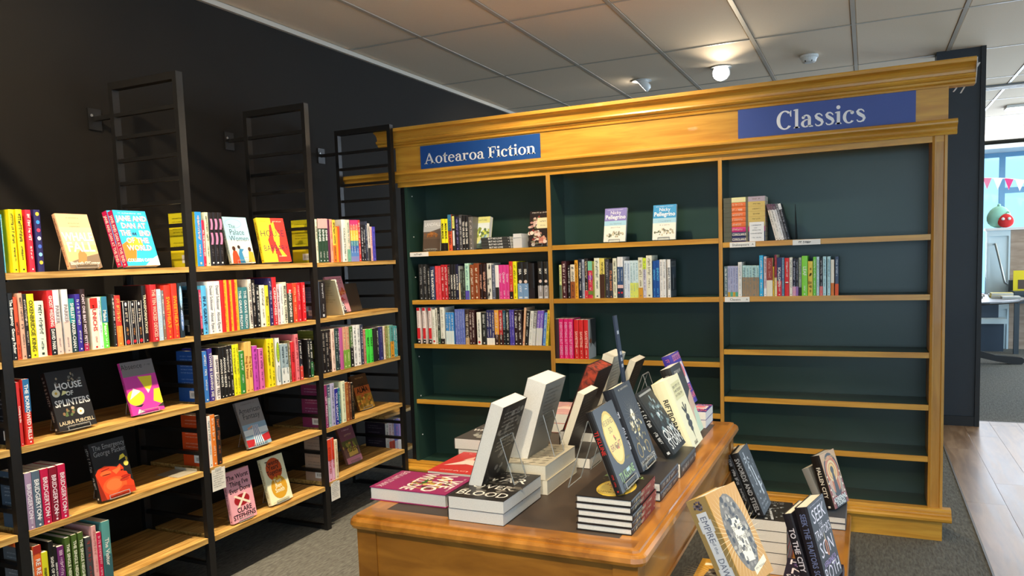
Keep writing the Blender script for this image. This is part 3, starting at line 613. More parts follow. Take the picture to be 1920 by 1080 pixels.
ROWS['A2']=[
(1.598,.0167,.2186,'1a1816','f4f0e6','The Emergency  George Packer','',.5,0,0),
(1.6151,.0114,.2049,'e0502c','3a1810','EMPTYLIFE','',.5,0,0),
(1.6311,.0143,.2166,'d8a78c','1a1816','~','',.5,0,0),
(1.6463,.0135,.2123,'241c1a','e8d8c8','~','',.5,0,0),
(1.6608,.0237,.2123,'f5e31c','5a5210','OXENBRIDGE KING','',.5,0,0),
(1.6854,.0317,.187,'eef0d4','2c3a2c','~','',.5,0,0),
(1.7324,.0207,.2199,'d22a2e','f4f0e6','GHOST WEDDING  DAVID PARK','1a1816',.42,0,0),
(1.7536,.022,.2206,'ece8e4','9a8a88','PARKER','efc8b8',.5,0,0),
(1.785,.0228,.2208,'ece8e4','9a8a88','PARKER','efc8b8',.5,0,0),
(1.8095,.0214,.1874,'2f8f92','f4f0e6','SHELLEY PARKER-CHAN','243c40',.55,0,0),
(1.8348,.0189,.2014,'3c2a92','f4f0e6','~','',.5,0,0),
(1.8563,.0181,.2178,'35201f','f2dce0','CANT ONE BEAT MOST PETTY','b02a52',.12,0,0),
(1.8904,.0299,.1839,'f2e8d0','d8281c','MUNICHS','d8281c',-.2,0,0),
(1.9208,.0147,.1869,'f2f0ec','8aa0b0','~','',.5,0,0),
(1.936,.0233,.1866,'6ae04a','f4f0e6','Make Peace','3a80a0',-.5,0,0),
(1.9806,.0117,.1931,'2a2622','f4f0e6','~','',.5,0,0),
(1.9934,.0244,.1876,'d83a30','f6c060','~','ea8a38',.4,0,0),
(2.0251,.0277,.1636,'1e1a1e','f4f0e6','*peng','',.5,0,0),
(2.0589,.0201,.1616,'1e1a1e','f4f0e6','*peng','',.5,0,0),
(2.086,.0234,.1628,'1e1a1e','f4f0e6','*peng','',.5,0,0),
(2.1157,.0196,.2184,'1c1816','e8dcb8','TRANSFORMATIONS','',.5,0,0),
(2.1447,.028,.2197,'cc2c30','f0c8b0','THE TEN WICKED DEVICES','',.5,0,.012),
(2.1842,.0207,.2009,'bcd8ec','f4f6f8','~','',.5,0,0),
(2.2054,.0129,.1948,'7c7c80','f4f0e6','~','8a6a50',.3,0,0),
(2.2212,.0298,.2148,'e23a28','f2a82c','SWEETHEAT','',.5,0,0),
(2.2574,.0275,.2195,'e23a28','f2a82c','SWEETHEAT','',.5,0,0),
(2.291,.0214,.2201,'223038','8cc4e8','*blob','',.5,0,0),
]
ROWS['A3']=[
(1.598,.0108,.2124,'cc3030','f4f0e6','Cooking by the','',.5,0,0),
(1.6199,.0219,.218,'d83428','f8f0e8','THE BORROWED HILLS','2a6a9c',-.5,0,0),
]
ROWS['A4']=[
(1.598,.0237,.1908,'a48aa8','f0e8f0','BRIDGERTON','',.5,0,0),
(1.6236,.0273,.1905,'56687a','f0f0f0','BRIDGERTON','',.5,0,0),
(1.654,.0271,.1898,'c41848','f4dce4','BRIDGERTON','',.5,0,0),
(1.6843,.029,.1881,'86142c','f4dce4','BRIDGERTON','',.5,0,0),
(1.7163,.0275,.189,'c41848','f4dce4','BRIDGERTON','',.5,0,0),
]
ROWS['A5']=[
(1.598,.0053,.2168,'ece0c8','1a1816','~','',.5,0,0),
(1.6046,.0268,.2281,'e4672c','f6f0e6','RE RE RE','a02820',-.12,0,0),
(1.6318,.0219,.1969,'d8d424','3a3a14','mame','',.5,0,0),
(1.6591,.0169,.2259,'161412','f4f0e6','SIGNS OF DAMAGE','',.5,0,0),
(1.6764,.0106,.2036,'1a1816','f4f0e6','SEEING OTHER PEOPLE','',.5,0,0),
(1.6889,.0236,.1967,'70286a','e8c8dc','~','',.5,0,0),
(1.7192,.0187,.2175,'4c6428','f0f0d8','THE SINGLE NEIGHBOUR','',.5,0,0),
(1.7448,.0193,.2193,'4c6428','f0f0d8','THE SINGLE NEIGHBOUR','',.5,0,0),
(1.7699,.0186,.2191,'4c6428','f0f0d8','THE SINGLE NEIGHBOUR','',.5,0,0),
(1.7958,.0218,.192,'44464a','b03a30','~','',.5,0,0),
(1.8225,.0178,.2251,'e8a8a4','c07068','~','',.5,0,0),
(1.8406,.0185,.1947,'d01848','f4c8d4','~','',.5,0,0),
(1.8636,.033,.2268,'5a9c98','f4f0e6','The Visitor','386468',.45,0,0),
]
ROWS['B1']=[
(2.4049,.0346,.2236,'2c8ed0','f4c8b8','~','',.5,0,0),
(2.4398,.0133,.1902,'d42848','f4f0e6','ALL THE MOOD S MIO','',.5,0,0),
(2.4573,.0201,.2233,'e8e4bc','5a5a40','~','',.5,0,0),
(2.4803,.023,.2235,'221e20','e088b0','*wave','',.5,0,0),
(2.5043,.0258,.2244,'221e20','e088b0','*wave','',.5,0,0),
(2.5304,.0257,.2253,'221e20','e088b0','*wave','',.5,0,0),
]
ROWS['B2']=[
(2.3977,.0121,.1884,'cc3a60','f4f0e6','~','3a2420',.14,0,0),
(2.4114,.027,.2047,'5ab4e4','1c3c5c','IN A GRAVE','',.5,0,0),
(2.4489,.0309,.2207,'f2f0ec','8a8a8e','Daniel Schlosser  About Eyes','',.5,0,0),
(2.4828,.0342,.2204,'f2f0ec','8a8a8e','Daniel Schlosser  About Eyes','',.5,0,0),
(2.5205,.0346,.2231,'d42420','f8b832','*stripe','',.5,0,0),
(2.5561,.0277,.2217,'d42420','f8b832','*stripe','',.5,0,0),
(2.5855,.0333,.2223,'d42420','f8b832','*stripe','',.5,0,0),
(2.6192,.0265,.1878,'3e7e84','e8ecec','THE GRAVE FROM','',.5,0,0),
(2.6461,.0333,.1865,'3e7e84','e8ecec','THE GRAVE FROM','',.5,0,0),
(2.6863,.0205,.2201,'f0e8d8','4a2420','TOO SOON  GRETA LAMBERT','',.5,0,0),
(2.7072,.0228,.2169,'221c1a','f4f0e6','~','',.5,0,0),
(2.7335,.021,.1941,'1c1a1a','f4f0e6','~','',.5,0,0),
(2.7584,.0329,.1906,'f0ecdc','5a5040','~','',.5,0,0),
(2.7933,.0227,.1875,'f0dc3c','3a3010','Elaine','',.5,0,0),
(2.8191,.0226,.2204,'2e2a5c','d8d4ec','~','',.5,0,0),
(2.8436,.0291,.2236,'cc2830','f4dcd8','CEREMONIES','',.5,0,0),
(2.8739,.0185,.1901,'f0c4c8','1a1816','~','',.5,0,0),
(2.8931,.0224,.1897,'f2eeea','a0a0a0','~','',.5,0,0),
(2.9163,.0257,.1972,'f0e8cc','2c2a24','BESIDES ALL OTHERS','',.5,0,0),
(2.9448,.0384,.1902,'3e443a','f4f0e6','READ BONES','c82c28',-.25,0,0),
(2.9874,.0281,.1875,'e04a28','f6d0a0','~','',.5,0,0),
(3.017,.0265,.1897,'d02430','f0b8b4','~','',.5,0,0),
(3.0557,.0242,.1896,'dc2028','f4c0c0','~','',.5,0,0),
]
ROWS['B3']=[
(2.393,.0246,.2149,'3c7cc8','f4f0e6','~','',.5,0,0),
(2.4245,.023,.2225,'40328c','f4f0e6','TOWN IS LEAVING ME','',.5,0,0),
(2.4579,.0237,.1889,'f0e4e0','3c3c3c','SHOW DONT TELL','',.5,0,0),
(2.4867,.018,.221,'1c1a18','f4f0e6','ANXIOUS HEARTS','',.5,0,0),
(2.5051,.0195,.2211,'1c1a18','f4f0e6','ANXIOUS HEARTS','',.5,0,0),
(2.525,.0201,.2224,'201c1a','d8d4cc','~','',.5,0,0),
(2.5455,.0178,.2232,'201c1a','d8d4cc','~','',.5,0,0),
(2.5648,.0197,.2238,'ece81c','8c8a30','~','',.5,0,0),
(2.5849,.0178,.2238,'ece81c','8c8a30','~','',.5,0,0),
(2.6038,.0306,.1905,'3a8a34','d8ecd4','~','',.5,0,0),
(2.6373,.0231,.2261,'f0bc64','a05a20','Frog Is Funny','',.5,0,0),
(2.6608,.0213,.2265,'f0bc64','a05a20','Frog Is Funny','',.5,0,0),
(2.6883,.0309,.2032,'c84cb8','8c2c80','~','',.5,0,0),
(2.7268,.0298,.1874,'d868ac','803468','~','',.5,0,0),
(2.7831,.0224,.2251,'f0dc18','6a6410','~','',.5,0,0),
(2.8059,.0238,.2239,'f0dc18','6a6410','~','',.5,0,0),
(2.8425,.0264,.2219,'e8ece8','b4d838','*oval','',.5,0,0),
(2.875,.0287,.1911,'9cb0b8','2c3c44','~','e4e8e4',.4,0,0),
(2.9041,.0235,.189,'9cb0b8','2c3c44','~','e4e8e4',.4,0,0),
(2.9313,.013,.2012,'7c6c48','f4f0e6','~','',.5,0,0),
(2.9491,.0232,.1933,'dc2c34','7c1018','CANT','',.5,0,0),
(2.9801,.0251,.2256,'ec7c84','8c2830','~','',.5,0,0),
(3.008,.0222,.1927,'24202a','f4f0e6','~','d8443c',.35,0,0),
(3.0711,.0176,.1923,'1c1818','f4f0e6','~','',.5,0,0),
(3.0902,.0206,.1902,'1e2420','f4f0e6','~','2a6a3c',.4,0,0),
]
ROWS['B4']=[
(2.393,.0186,.2182,'f2eee6','5a5a5a','~','',.5,0,0),
(2.4122,.0257,.2204,'e8802c','f8ecd8','~','',.5,0,0),
(2.4405,.0255,.2109,'2a221e','c06a38','~','',.5,0,0),
]
ROWS['C1']=[
(3.184,.0181,.2173,'e8e4c8','1a1816','~','',.5,0,0),
(3.2041,.0292,.2205,'2a4434','f0f4f0','ENNIS','e0a8a4',-.22,0,0),
(3.2337,.0266,.2214,'2a4434','f0f4f0','ENNIS','e0a8a4',-.22,0,0),
(3.2606,.0242,.2222,'2a4434','f0f4f0','ENNIS','e0a8a4',-.22,0,0),
(3.2852,.0188,.2185,'5a2044','f4f0e6','','',.5,0,0),
(3.305,.0215,.2208,'eca088','c85c50','~','',.5,0,0),
(3.327,.0252,.2186,'e8c84c','34241c','~','d8702c',.4,0,0),
(3.3525,.0173,.1822,'f0a028','f4f0e6','','',.5,0,0),
(3.3702,.0169,.1854,'e4502c','f4f0e6','','',.5,0,0),
(3.4057,.0409,.2219,'f0eee0','6c7468','COLLECTION','',.5,0,0),
(3.448,.0296,.222,'ecd8c4','5a9c84','~','78b49c',.3,0,0),
(3.4789,.0242,.2215,'d0407c','f0d848','*rain','',.5,0,0),
(3.5035,.0236,.2221,'d0407c','f0d848','*rain','',.5,0,0),
(3.5275,.0248,.2228,'d0407c','f0d848','*rain','',.5,0,0),
(3.5527,.0221,.2235,'d83c3c','f4f0e6','~','',.5,0,0),
(3.5779,.0207,.1974,'202028','f0f0f4','~','',.5,0,0),
(3.599,.02,.1978,'202028','f0f0f4','~','',.5,0,0),
(3.6217,.0216,.2181,'343c50','b8c0d0','~','',.5,0,0),
(3.6443,.0218,.207,'dcd4cc','6a6a6a','~','2c3038',.35,0,0),
(3.6671,.0204,.1899,'f0c4bc','c04858','~','',.5,0,0),
(3.6881,.0302,.1903,'4a44b8','8c88dc','~','',.5,0,0),
]
ROWS['C2']=[
(3.1887,.0518,.1875,'1e1c1e','c8c8cc','~','',.5,0,0),
]
ROWS['C3']=[
(3.1842,.0306,.2204,'1a1614','c4bcb0','~','',.5,0,0),
(3.2152,.0256,.22,'1a1614','c4bcb0','~','',.5,0,0),
(3.2412,.0201,.2202,'201614','c4a088','~','',.5,0,0),
(3.2625,.0313,.2211,'f0d4c4','a4685c','~','',.5,0,0),
(3.2962,.024,.2206,'283e3c','b8ccc8','~','',.5,0,0),
(3.3206,.0143,.2194,'2a2e38','f4f0e6','~','',.5,0,0),
(3.3353,.0293,.2207,'c05c98','f4f0e6','','',.5,0,0),
(3.365,.0284,.2212,'d8987c','e8e8b0','~','7ca840',.45,0,0),
(3.3938,.0286,.2199,'d8987c','e8e8b0','~','7ca840',.45,0,0),
(3.4244,.0312,.2184,'4c7030','f4f0e6','~','1e2020',.5,0,0),
(3.4576,.0301,.2225,'f0f0ec','4c4c50','~','',.5,0,0),
(3.4882,.0342,.2211,'f0f0ec','4c4c50','~','',.5,0,0),
(3.5255,.0255,.219,'3c4254','d8d0d8','~','',.5,0,0),
(3.5514,.0228,.1883,'c07868','e8d0c8','~','',.5,0,0),
(3.577,.0322,.1886,'4ce04c','1c6c1c','BRAT','',.5,0,0),
(3.6096,.0318,.186,'4ce04c','1c6c1c','BRAT','',.5,0,0),
(3.6456,.0342,.1881,'262624','f4f0e6','','',.5,0,0),
(3.6802,.0195,.1875,'202020','e8f0d8','~','',.5,0,0),
(3.7018,.0432,.1906,'2e2e6c','8c90c4','~','',.5,0,0),
(3.7502,.017,.189,'f0e0c8','d05c4c','~','',.5,0,0),
(3.7676,.0284,.1883,'8c8c44','e0dca8','~','',.5,0,0),
(3.7964,.0209,.1871,'a8c078','f4f4e8','~','',.5,0,0),
(3.8177,.0378,.1888,'5ca49c','2a3a3a','~','eaa02c',.5,0,0),
(3.8559,.0228,.1822,'48a0a4','f0f4f0','~','',.5,0,0),
(3.879,.0169,.18,'48a0a4','f0f4f0','~','',.5,0,0),
]
ROWS['C4']=[
(3.184,.0232,.2222,'903468','f0d0e0','LEFT MEANS','',.5,0,0),
(3.2076,.0248,.2211,'44546c','d8dce4','~','9cb4b0',.7,0,0),
(3.2342,.0342,.2223,'b8b4d4','64688c','~','',.5,0,0),
(3.2691,.027,.1895,'2c2c98','e8e8f4','YOUR LEGACY','',.5,0,0),
(3.2992,.0169,.1892,'2c7488','d8ecf0','~','',.5,0,0),
(3.3269,.0338,.2186,'eaf0cc','a8a888','~','',.5,0,0),
(3.3616,.0296,.2082,'a45c2c','e8b470','~','',.5,0,0),
(3.3916,.0204,.2026,'6c3820','d0a078','~','',.5,0,0),
(3.4124,.0234,.1979,'1c1814','a08058','~','',.5,0,0),
]
ROWS['C5']=[
(3.184,.0317,.2205,'ecb4d0','c02c1c','EXPERIENCED','e8482c',-.5,0,0),
(3.2197,.019,.2226,'ecb4d0','c02c1c','EXPERIENCED','e8482c',-.5,0,0),
(3.2421,.0282,.2057,'ecdcb8','b0884c','~','',.5,0,0),
]
ROWS['D5']=[
(3.952,.004,.2065,'ecece4','3c3c3c','~','',.5,0,0),
(3.9533,.0349,.2011,'ecece4','3c3c3c','~','',.5,0,0),
(3.9891,.0266,.2036,'e8d4d4','a03428','~','e45a38',.4,0,0),
(4.016,.0327,.2013,'e8d4d4','a03428','~','e45a38',.4,0,0),
(4.0499,.0571,.2078,'6c70b8','d868b0','~','d8dce8',.35,0,0),
(4.1074,.0532,.1995,'9c8cd0','d868b0','~','d8dce8',.35,0,0),
]
ROWS['1s1']=[
(.7682,.0211,.1855,'f0e81c','1a1816','MAN MADE','1a1816',.25,0,0),
(.7897,.0213,.1843,'f0e81c','1a1816','MAN MADE','1a1816',.25,0,0),
(.8139,.0237,.2071,'e05a34','2a2a2a','COUSINS LAND','3c7ca0',-.45,0,0),
(.84,.0191,.205,'2a2826','ecec7c','*bw','',.5,0,0),
(.8621,.0218,.1925,'26243c','9c90d0','~','',.5,0,0),
(.8858,.0182,.2024,'4c4a4c','e8e8e8','~','',.5,0,0),
(.9052,.0192,.1968,'1e1c1c','f4f0e6','TED OR OLD TIME','',.5,0,0),
(.9248,.0187,.1957,'1e1c1c','f4f0e6','TED OR OLD TIME','',.5,0,0),
(.9469,.0282,.1869,'6a6662','c8c0b8','~','',.5,0,0),
]
ROWS['1s2']=[
(.6036,.0284,.2119,'262626','a8a8a8','~','',.5,0,0),
(.6325,.025,.2111,'262626','a8a8a8','~','',.5,0,0),
(.6629,.0152,.1876,'2c2c2c','d8d8d0','~','',.5,0,0),
(.6814,.0295,.1965,'2c3c60','f4f0e6','THE RAVENOUS','',.5,0,0),
(.7146,.0179,.1986,'e04048','f49098','~','',.5,0,0),
(.7329,.0188,.1981,'e04048','f49098','~','',.5,0,0),
(.7535,.022,.2046,'b82028','f4d8d8','~','',.5,0,0),
(.7759,.0219,.204,'b82028','f4d8d8','~','',.5,0,0),
(.7984,.0158,.2024,'2a1c1e','f0b8a0','~','',.5,0,0),
(.8155,.0175,.2056,'1c1a1c','f4f0e6','FORMATION','',.5,0,0),
(.8335,.0181,.205,'1c1a1c','f4f0e6','FORMATION','',.5,0,0),
(.8523,.0157,.2045,'20203c','f4f0e6','A ROCK IN THE','',.5,0,0),
(.87,.0094,.1941,'8c9090','f4f0e6','~','e8d4a8',.5,0,0),
(.8797,.0147,.1754,'30342e','8ca090','~','',.5,0,0),
(.8949,.0159,.175,'30342e','8ca090','~','',.5,0,0),
(.9122,.0251,.2082,'b8e4cc','3c7c8c','~','5a50b0',.25,0,0),
(.9442,.0243,.199,'8a4420','f0e0c8','~','',.5,0,0),
(.9689,.034,.2071,'8a4420','f0e0c8','~','',.5,0,0),
(1.0053,.0159,.1999,'2a1612','f4b8a0','GOLD VALLEY','',.5,0,0),
(1.0247,.0216,.2017,'2a1612','f4b8a0','GOLD VALLEY','',.5,0,0),
(1.0528,.0271,.2045,'dcd8cc','7c7c78','*marble','',.5,0,0),
(1.0826,.0207,.1949,'5c6478','b8bcd0','~','',.5,0,0),
(1.1036,.0224,.1919,'ece8e6','1a1816','','24201e',.35,0,0),
(1.1268,.0192,.1927,'dc3c8c','f8c8e0','Quarter','',.5,0,0),
(1.1463,.0243,.1921,'dc3c8c','f8c8e0','Quarter','',.5,0,0),
(1.171,.0183,.1914,'dc3c8c','f8c8e0','Quarter','',.5,0,0),
(1.1907,.0215,.2104,'d83c2c','f8d0b8','~','2a2020',.2,0,0),
(1.2141,.0227,.2097,'f4ec1c','7c7810','~','',.5,0,0),
(1.2419,.0322,.205,'22201e','f4f0e6','*sea:SEA','7ca0c8',.42,0,0),
(1.2746,.0316,.204,'22201e','f4f0e6','*sea:SEA','7ca0c8',.42,0,0),
(1.3072,.035,.1962,'201c1c','e0843c','','241e22',.3,0,0),
(1.3632,.0299,.205,'22201e','f4f0e6','*sea:SKY','a8a09c',.35,0,0),
(1.3972,.0272,.2039,'22201e','f4f0e6','*sea:SKY','a8a09c',.35,0,0),
]
ROWS['1s3']=[
(.5773,.021,.2152,'f0e4e0','d82830','*rw','',.5,0,0),
(.6163,.019,.2149,'f0e4e0','d82830','*rw','',.5,0,0),
(.6565,.0189,.2147,'f0e4e0','d82830','*rw','',.5,0,0),
(.6799,.0221,.2048,'ecece0','b0a890','*reddot','',.5,0,0),
(.7024,.0144,.2129,'d8d4c4','3c4a2c','~','',.5,0,0),
(.7182,.0165,.2115,'2c2c2a','d8d8d0','~','3c5c44',.4,0,0),
(.7361,.0275,.2171,'ecece0','b8b4a4','~','201c1e',.15,0,0),
(.7721,.0171,.1868,'3c8cd4','f4f0e6','~','dcecec',.42,0,0),
(.7896,.017,.1867,'3c8cd4','f4f0e6','~','dcecec',.42,0,0),
(.807,.019,.1867,'3c8cd4','f4f0e6','~','dcecec',.42,0,0),
(.8339,.0158,.2052,'6474c0','b0bcec','~','',.5,0,0),
(.8501,.0154,.2052,'6474c0','b0bcec','~','',.5,0,0),
(.8659,.0153,.2051,'6474c0','b0bcec','~','',.5,0,0),
(.8816,.0153,.205,'6474c0','b0bcec','~','',.5,0,0),
(.9014,.0243,.2037,'3c2c24','d0c4b0','TREE OF HEALTH','c4a070',.2,0,0),
(.9272,.0166,.1995,'3c1e1c','f4e4dc','~','',.5,0,0),
(.9442,.0182,.1994,'3c1e1c','f4e4dc','~','',.5,0,0),
(.9766,.0256,.187,'ecece0','4c4c48','*reddot','',.5,0,0),
(1.0056,.0313,.1869,'242624','d4d8d4','~','',.5,0,0),
(1.0387,.0166,.199,'2c2c64','f4f0e6','~','f4f0e6',.2,0,0),
(1.0557,.0154,.1989,'2c2c64','f4f0e6','~','f4f0e6',.2,0,0),
(1.0715,.0164,.1989,'2c2c64','f4f0e6','~','f4f0e6',.2,0,0),
(1.0883,.026,.1988,'e8a43c','f4d4cc','~','34201e',.3,0,0),
(1.117,.022,.1977,'b83030','f4f0e6','~','2c1818',.3,0,0),
(1.1405,.0172,.1958,'1c4c60','b0c8cc','~','1e1e1e',.5,0,0),
(1.1596,.0214,.1996,'1c1c1e','f4f0e6','~','',.5,0,0),
(1.1827,.0102,.2004,'4c40a8','c0b8f0','~','',.5,0,0),
(1.1933,.0173,.2004,'4c40a8','c0b8f0','~','',.5,0,0),
(1.211,.0223,.1955,'2c1818','f4f0e6','~','',.5,0,0),
(1.2337,.025,.1954,'2c1818','f4f0e6','~','',.5,0,0),
(1.259,.0107,.212,'f0c098','d8603c','*reddot','',.5,4.5,0),
(1.273,.0177,.194,'22201e','f4f0e6','~','',.5,5,0),
(1.2942,.0195,.1924,'ecece4','b8b8b0','~','',.5,5.5,0),
(1.3147,.0201,.1923,'8c8c8a','f4f0e6','~','dcdcd8',.5,5.5,0),
(1.3375,.0168,.1949,'8060c8','e0d8f4','~','e0e0d8',.5,5.5,0),
(1.3547,.0189,.1948,'8060c8','e0d8f4','~','e0e0d8',.5,5.5,0),
(1.3788,.017,.1832,'5c94d8','f0f4f8','~','',.5,5.5,0),
(1.3962,.0147,.1973,'f0d83c','3c3414','~','',.5,5.5,0),
]
ROWS['2s2']=[
(1.4889,.0123,.1832,'ecec9c','5c6c34','~','5c705c',.4,0,0),
(1.5036,.0257,.2027,'4c2024','f0dcd4','~','',.5,0,0),
(1.5369,.0155,.1787,'261e1e','f4f0e6','~','',.5,0,0),
(1.5532,.0243,.1828,'ece0c8','3c3028','~','9c5428',.5,0,0),
(1.5781,.0181,.2061,'f0a828','6c4410','~','',.5,0,0),
(1.5982,.021,.212,'1e2234','f4f0e6','~','',.5,0,0),
(1.6197,.0127,.2085,'b8bccc','34343c','~','',.5,0,0),
(1.6327,.0197,.2129,'2a2220','e8d0a8','~','d83c44',.2,0,0),
(1.6529,.0239,.198,'d8304c','7cc8a0','*multi','',.5,0,0),
(1.6771,.0106,.1972,'8ca040','e83c4c','~','',.5,0,0),
(1.6881,.0286,.2138,'eeeed4','3c5c6c','~','',.5,0,0),
(1.7171,.0268,.2118,'ecd868','4c3c20','~','4a2a1c',.6,0,0),
(1.7476,.0204,.2062,'3c3a3e','b0b0b4','~','',.5,0,0),
(1.7689,.0189,.1842,'3c3a3c','e89060','ITS ALL DANCE','',.5,0,0),
(1.7896,.0202,.2093,'eeecd0','6c684c','~','',.5,0,0),
(1.8142,.0147,.2152,'eceae8','34507c','*navy','',.5,0,0),
(1.8293,.0154,.2147,'eceae8','34507c','*navy','',.5,0,0),
(1.8496,.016,.1945,'dce8f4','8ca4c0','~','',.5,0,0),
(1.866,.0152,.194,'dce8f4','8ca4c0','~','',.5,0,0),
(1.8819,.015,.1949,'d8ecf0','8cb4b8','~','e4ec6c',.4,0,0),
(1.8973,.0137,.1944,'d8ecf0','8cb4b8','~','e4ec6c',.4,0,0),
(1.9114,.0137,.194,'d8ecf0','8cb4b8','~','e4ec6c',.4,0,0),
(1.926,.0233,.2087,'e8e4c8','8c7c5c','~','d89c2c',.25,0,0),
(1.9506,.0167,.2054,'d4d0e0','6c6c80','~','d4ec34',-.28,0,0),
(1.9677,.0296,.2174,'eeecd4','6c5c44','~','',.5,0,0),
(2.0018,.0152,.1886,'1c50a0','60c0f4','EMPATHY','',.5,0,0),
(2.0174,.0189,.1919,'1c50a0','60c0f4','EMPATHY','',.5,0,0),
(2.0377,.0151,.1948,'eeece8','a8a8a8','~','',.5,0,0),
(2.0532,.016,.1943,'eeece8','a8a8a8','~','',.5,0,0),
(2.0768,.0166,.1935,'f0eeea','5c5c5c','BARNEY FLOWERS','',.5,0,0),
]
ROWS['2s3']=[
(1.4555,.0222,.2183,'3a2628','f4f0e6','','',.5,0,0),
(1.4786,.0235,.2183,'ec1c74','f8b0d4','EVERYTHING BUT DESIRED','',.5,0,0),
(1.5062,.024,.2183,'ec1c74','f8b0d4','EVERYTHING BUT DESIRED','',.5,0,0),
(1.5323,.026,.2183,'ec1c74','f8b0d4','EVERYTHING BUT DESIRED','',.5,0,0),
(1.5658,.0244,.2125,'e02c2c','f8c8b8','SAVIETINE','',.5,0,0),
(1.5932,.023,.2125,'e02c2c','f8c8b8','SAVIETINE','',.5,0,0),
(1.6205,.0253,.2125,'e02c2c','f8c8b8','SAVIETINE','',.5,0,0),
]
ROWS['3s2']=[
(2.3582,.0166,.1504,'6c8088','f4f0e6','~','',.5,0,0),
(2.3758,.0117,.1515,'b0b4d4','70749c','~','c8a030',.15,0,0),
(2.388,.0118,.1511,'b0b4d4','70749c','~','58b094',.15,0,0),
(2.4002,.0115,.1508,'b0b4d4','70749c','~','c8a030',.15,0,0),
(2.4121,.0117,.1504,'b0b4d4','70749c','~','58b094',.15,0,0),
(2.4252,.0174,.1689,'ecece8','b0b0b0','~','',.5,0,0),
(2.445,.0183,.1521,'b4d8d8','5c7c80','~','9c8468',.62,0,0),
(2.4637,.0126,.1515,'b4d8d8','5c7c80','~','9c8468',.62,0,0),
(2.4767,.0123,.1512,'b4d8d8','5c7c80','~','9c8468',.62,0,0),
(2.4894,.0212,.1508,'b4d8d8','5c7c80','~','9c8468',.62,0,0),
(2.511,.012,.1501,'b4d8d8','5c7c80','~','9c8468',.62,0,0),
(2.5247,.0172,.1988,'3cb4e8','f4f0e6','~','',.5,0,0),
(2.5453,.0123,.193,'dcc8cc','8c3c50','~','f0f0f0',.2,0,0),
(2.5583,.0268,.1848,'f0e8d4','d89888','*top','9c3c30',-.58,0,0),
(2.5867,.0058,.1428,'f0c02c','1a1816','~','',.5,0,0),
(2.5949,.0102,.1989,'f0e4b0','e04c30','~','8c2840',-.55,0,0),
(2.6062,.02,.1858,'d82c3c','f4f0e6','SCALLOMEN','2c3460',-.6,0,0),
(2.6272,.0113,.185,'5c84a4','c0d4dc','~','',.5,0,0),
(2.6407,.0192,.182,'e02c30','f0e0d8','*lips','',.5,0,0),
(2.662,.0131,.1839,'f4ecdc','5c5c5c','~','',.5,0,0),
(2.6763,.0138,.1788,'26263a','c0c0d0','~','e4a0bc',.25,0,0),
(2.6906,.0111,.1784,'24242a','a8a8b4','~','9c6cb4',.25,0,0),
(2.7039,.0109,.1825,'a8b4a4','3c3c3c','~','22221e',.22,0,0),
(2.7169,.0252,.1896,'8ce04c','e8f8d8','LEAF','',.5,0,0),
(2.7444,.0204,.1635,'e8c84c','9c7c20','*marble','',.5,0,0),
(2.7669,.0126,.1829,'78d44c','f4f0e6','~','',.5,0,0),
(2.7818,.0116,.1834,'c8e4ec','7c9ca4','~','',.5,0,0),
(2.7957,.0132,.1771,'26262c','c0c0c0','~','e8706c',.25,0,0),
(2.8096,.0138,.1839,'bce4ec','7c9ca4','~','',.5,0,0),
(2.828,.0138,.1833,'bce4ec','7c9ca4','~','',.5,0,0),
(2.8441,.0137,.1678,'e07c34','f4f0e6','','f4ecdc',-.65,0,0),
(2.8619,.0148,.1821,'4c5c78','e0e8f4','*top','f05c28',.3,0,0),
]
# ------------------------------------------------------------------ rows of books standing spine out
XB = .5084
BACKS = {'A1': ('7cb4c0', 'f4f0e6'), 'A2': ('1c1a18', '8c8880'), 'A3': ('1e1c20', '9c98a0'), 'A4': ('4c5c6c', 'b8c4cc'), 'A5': ('6c7074', 'c8ccd0'), 'B1': ('dccb22', '6c6410'), 'B2': ('3c4a50', 'd8c0b0'), 'B3': ('2c5ca8', 'a8c4ec'), 'B4': ('d84c1c', 'f4c0a0'), 'C1': ('dccb22', '6c6410'), 'C2': ('7c8ca8', 'd8dce8'), 'C3': ('a8a040', '54502c'), 'C4': ('8c3458', 'e0c8d4'), 'C5': ('b89880', '6c5448'), 'D5': ('2c2430', '8c8490')}
CASE = {'1': 'left case bay', '2': 'middle case bay', '3': 'right case bay'}
CROW = {'1s1': 'top', '1s2': 'second', '1s3': 'third', '2s2': 'second', '2s3': 'third', '3s2': 'second'}
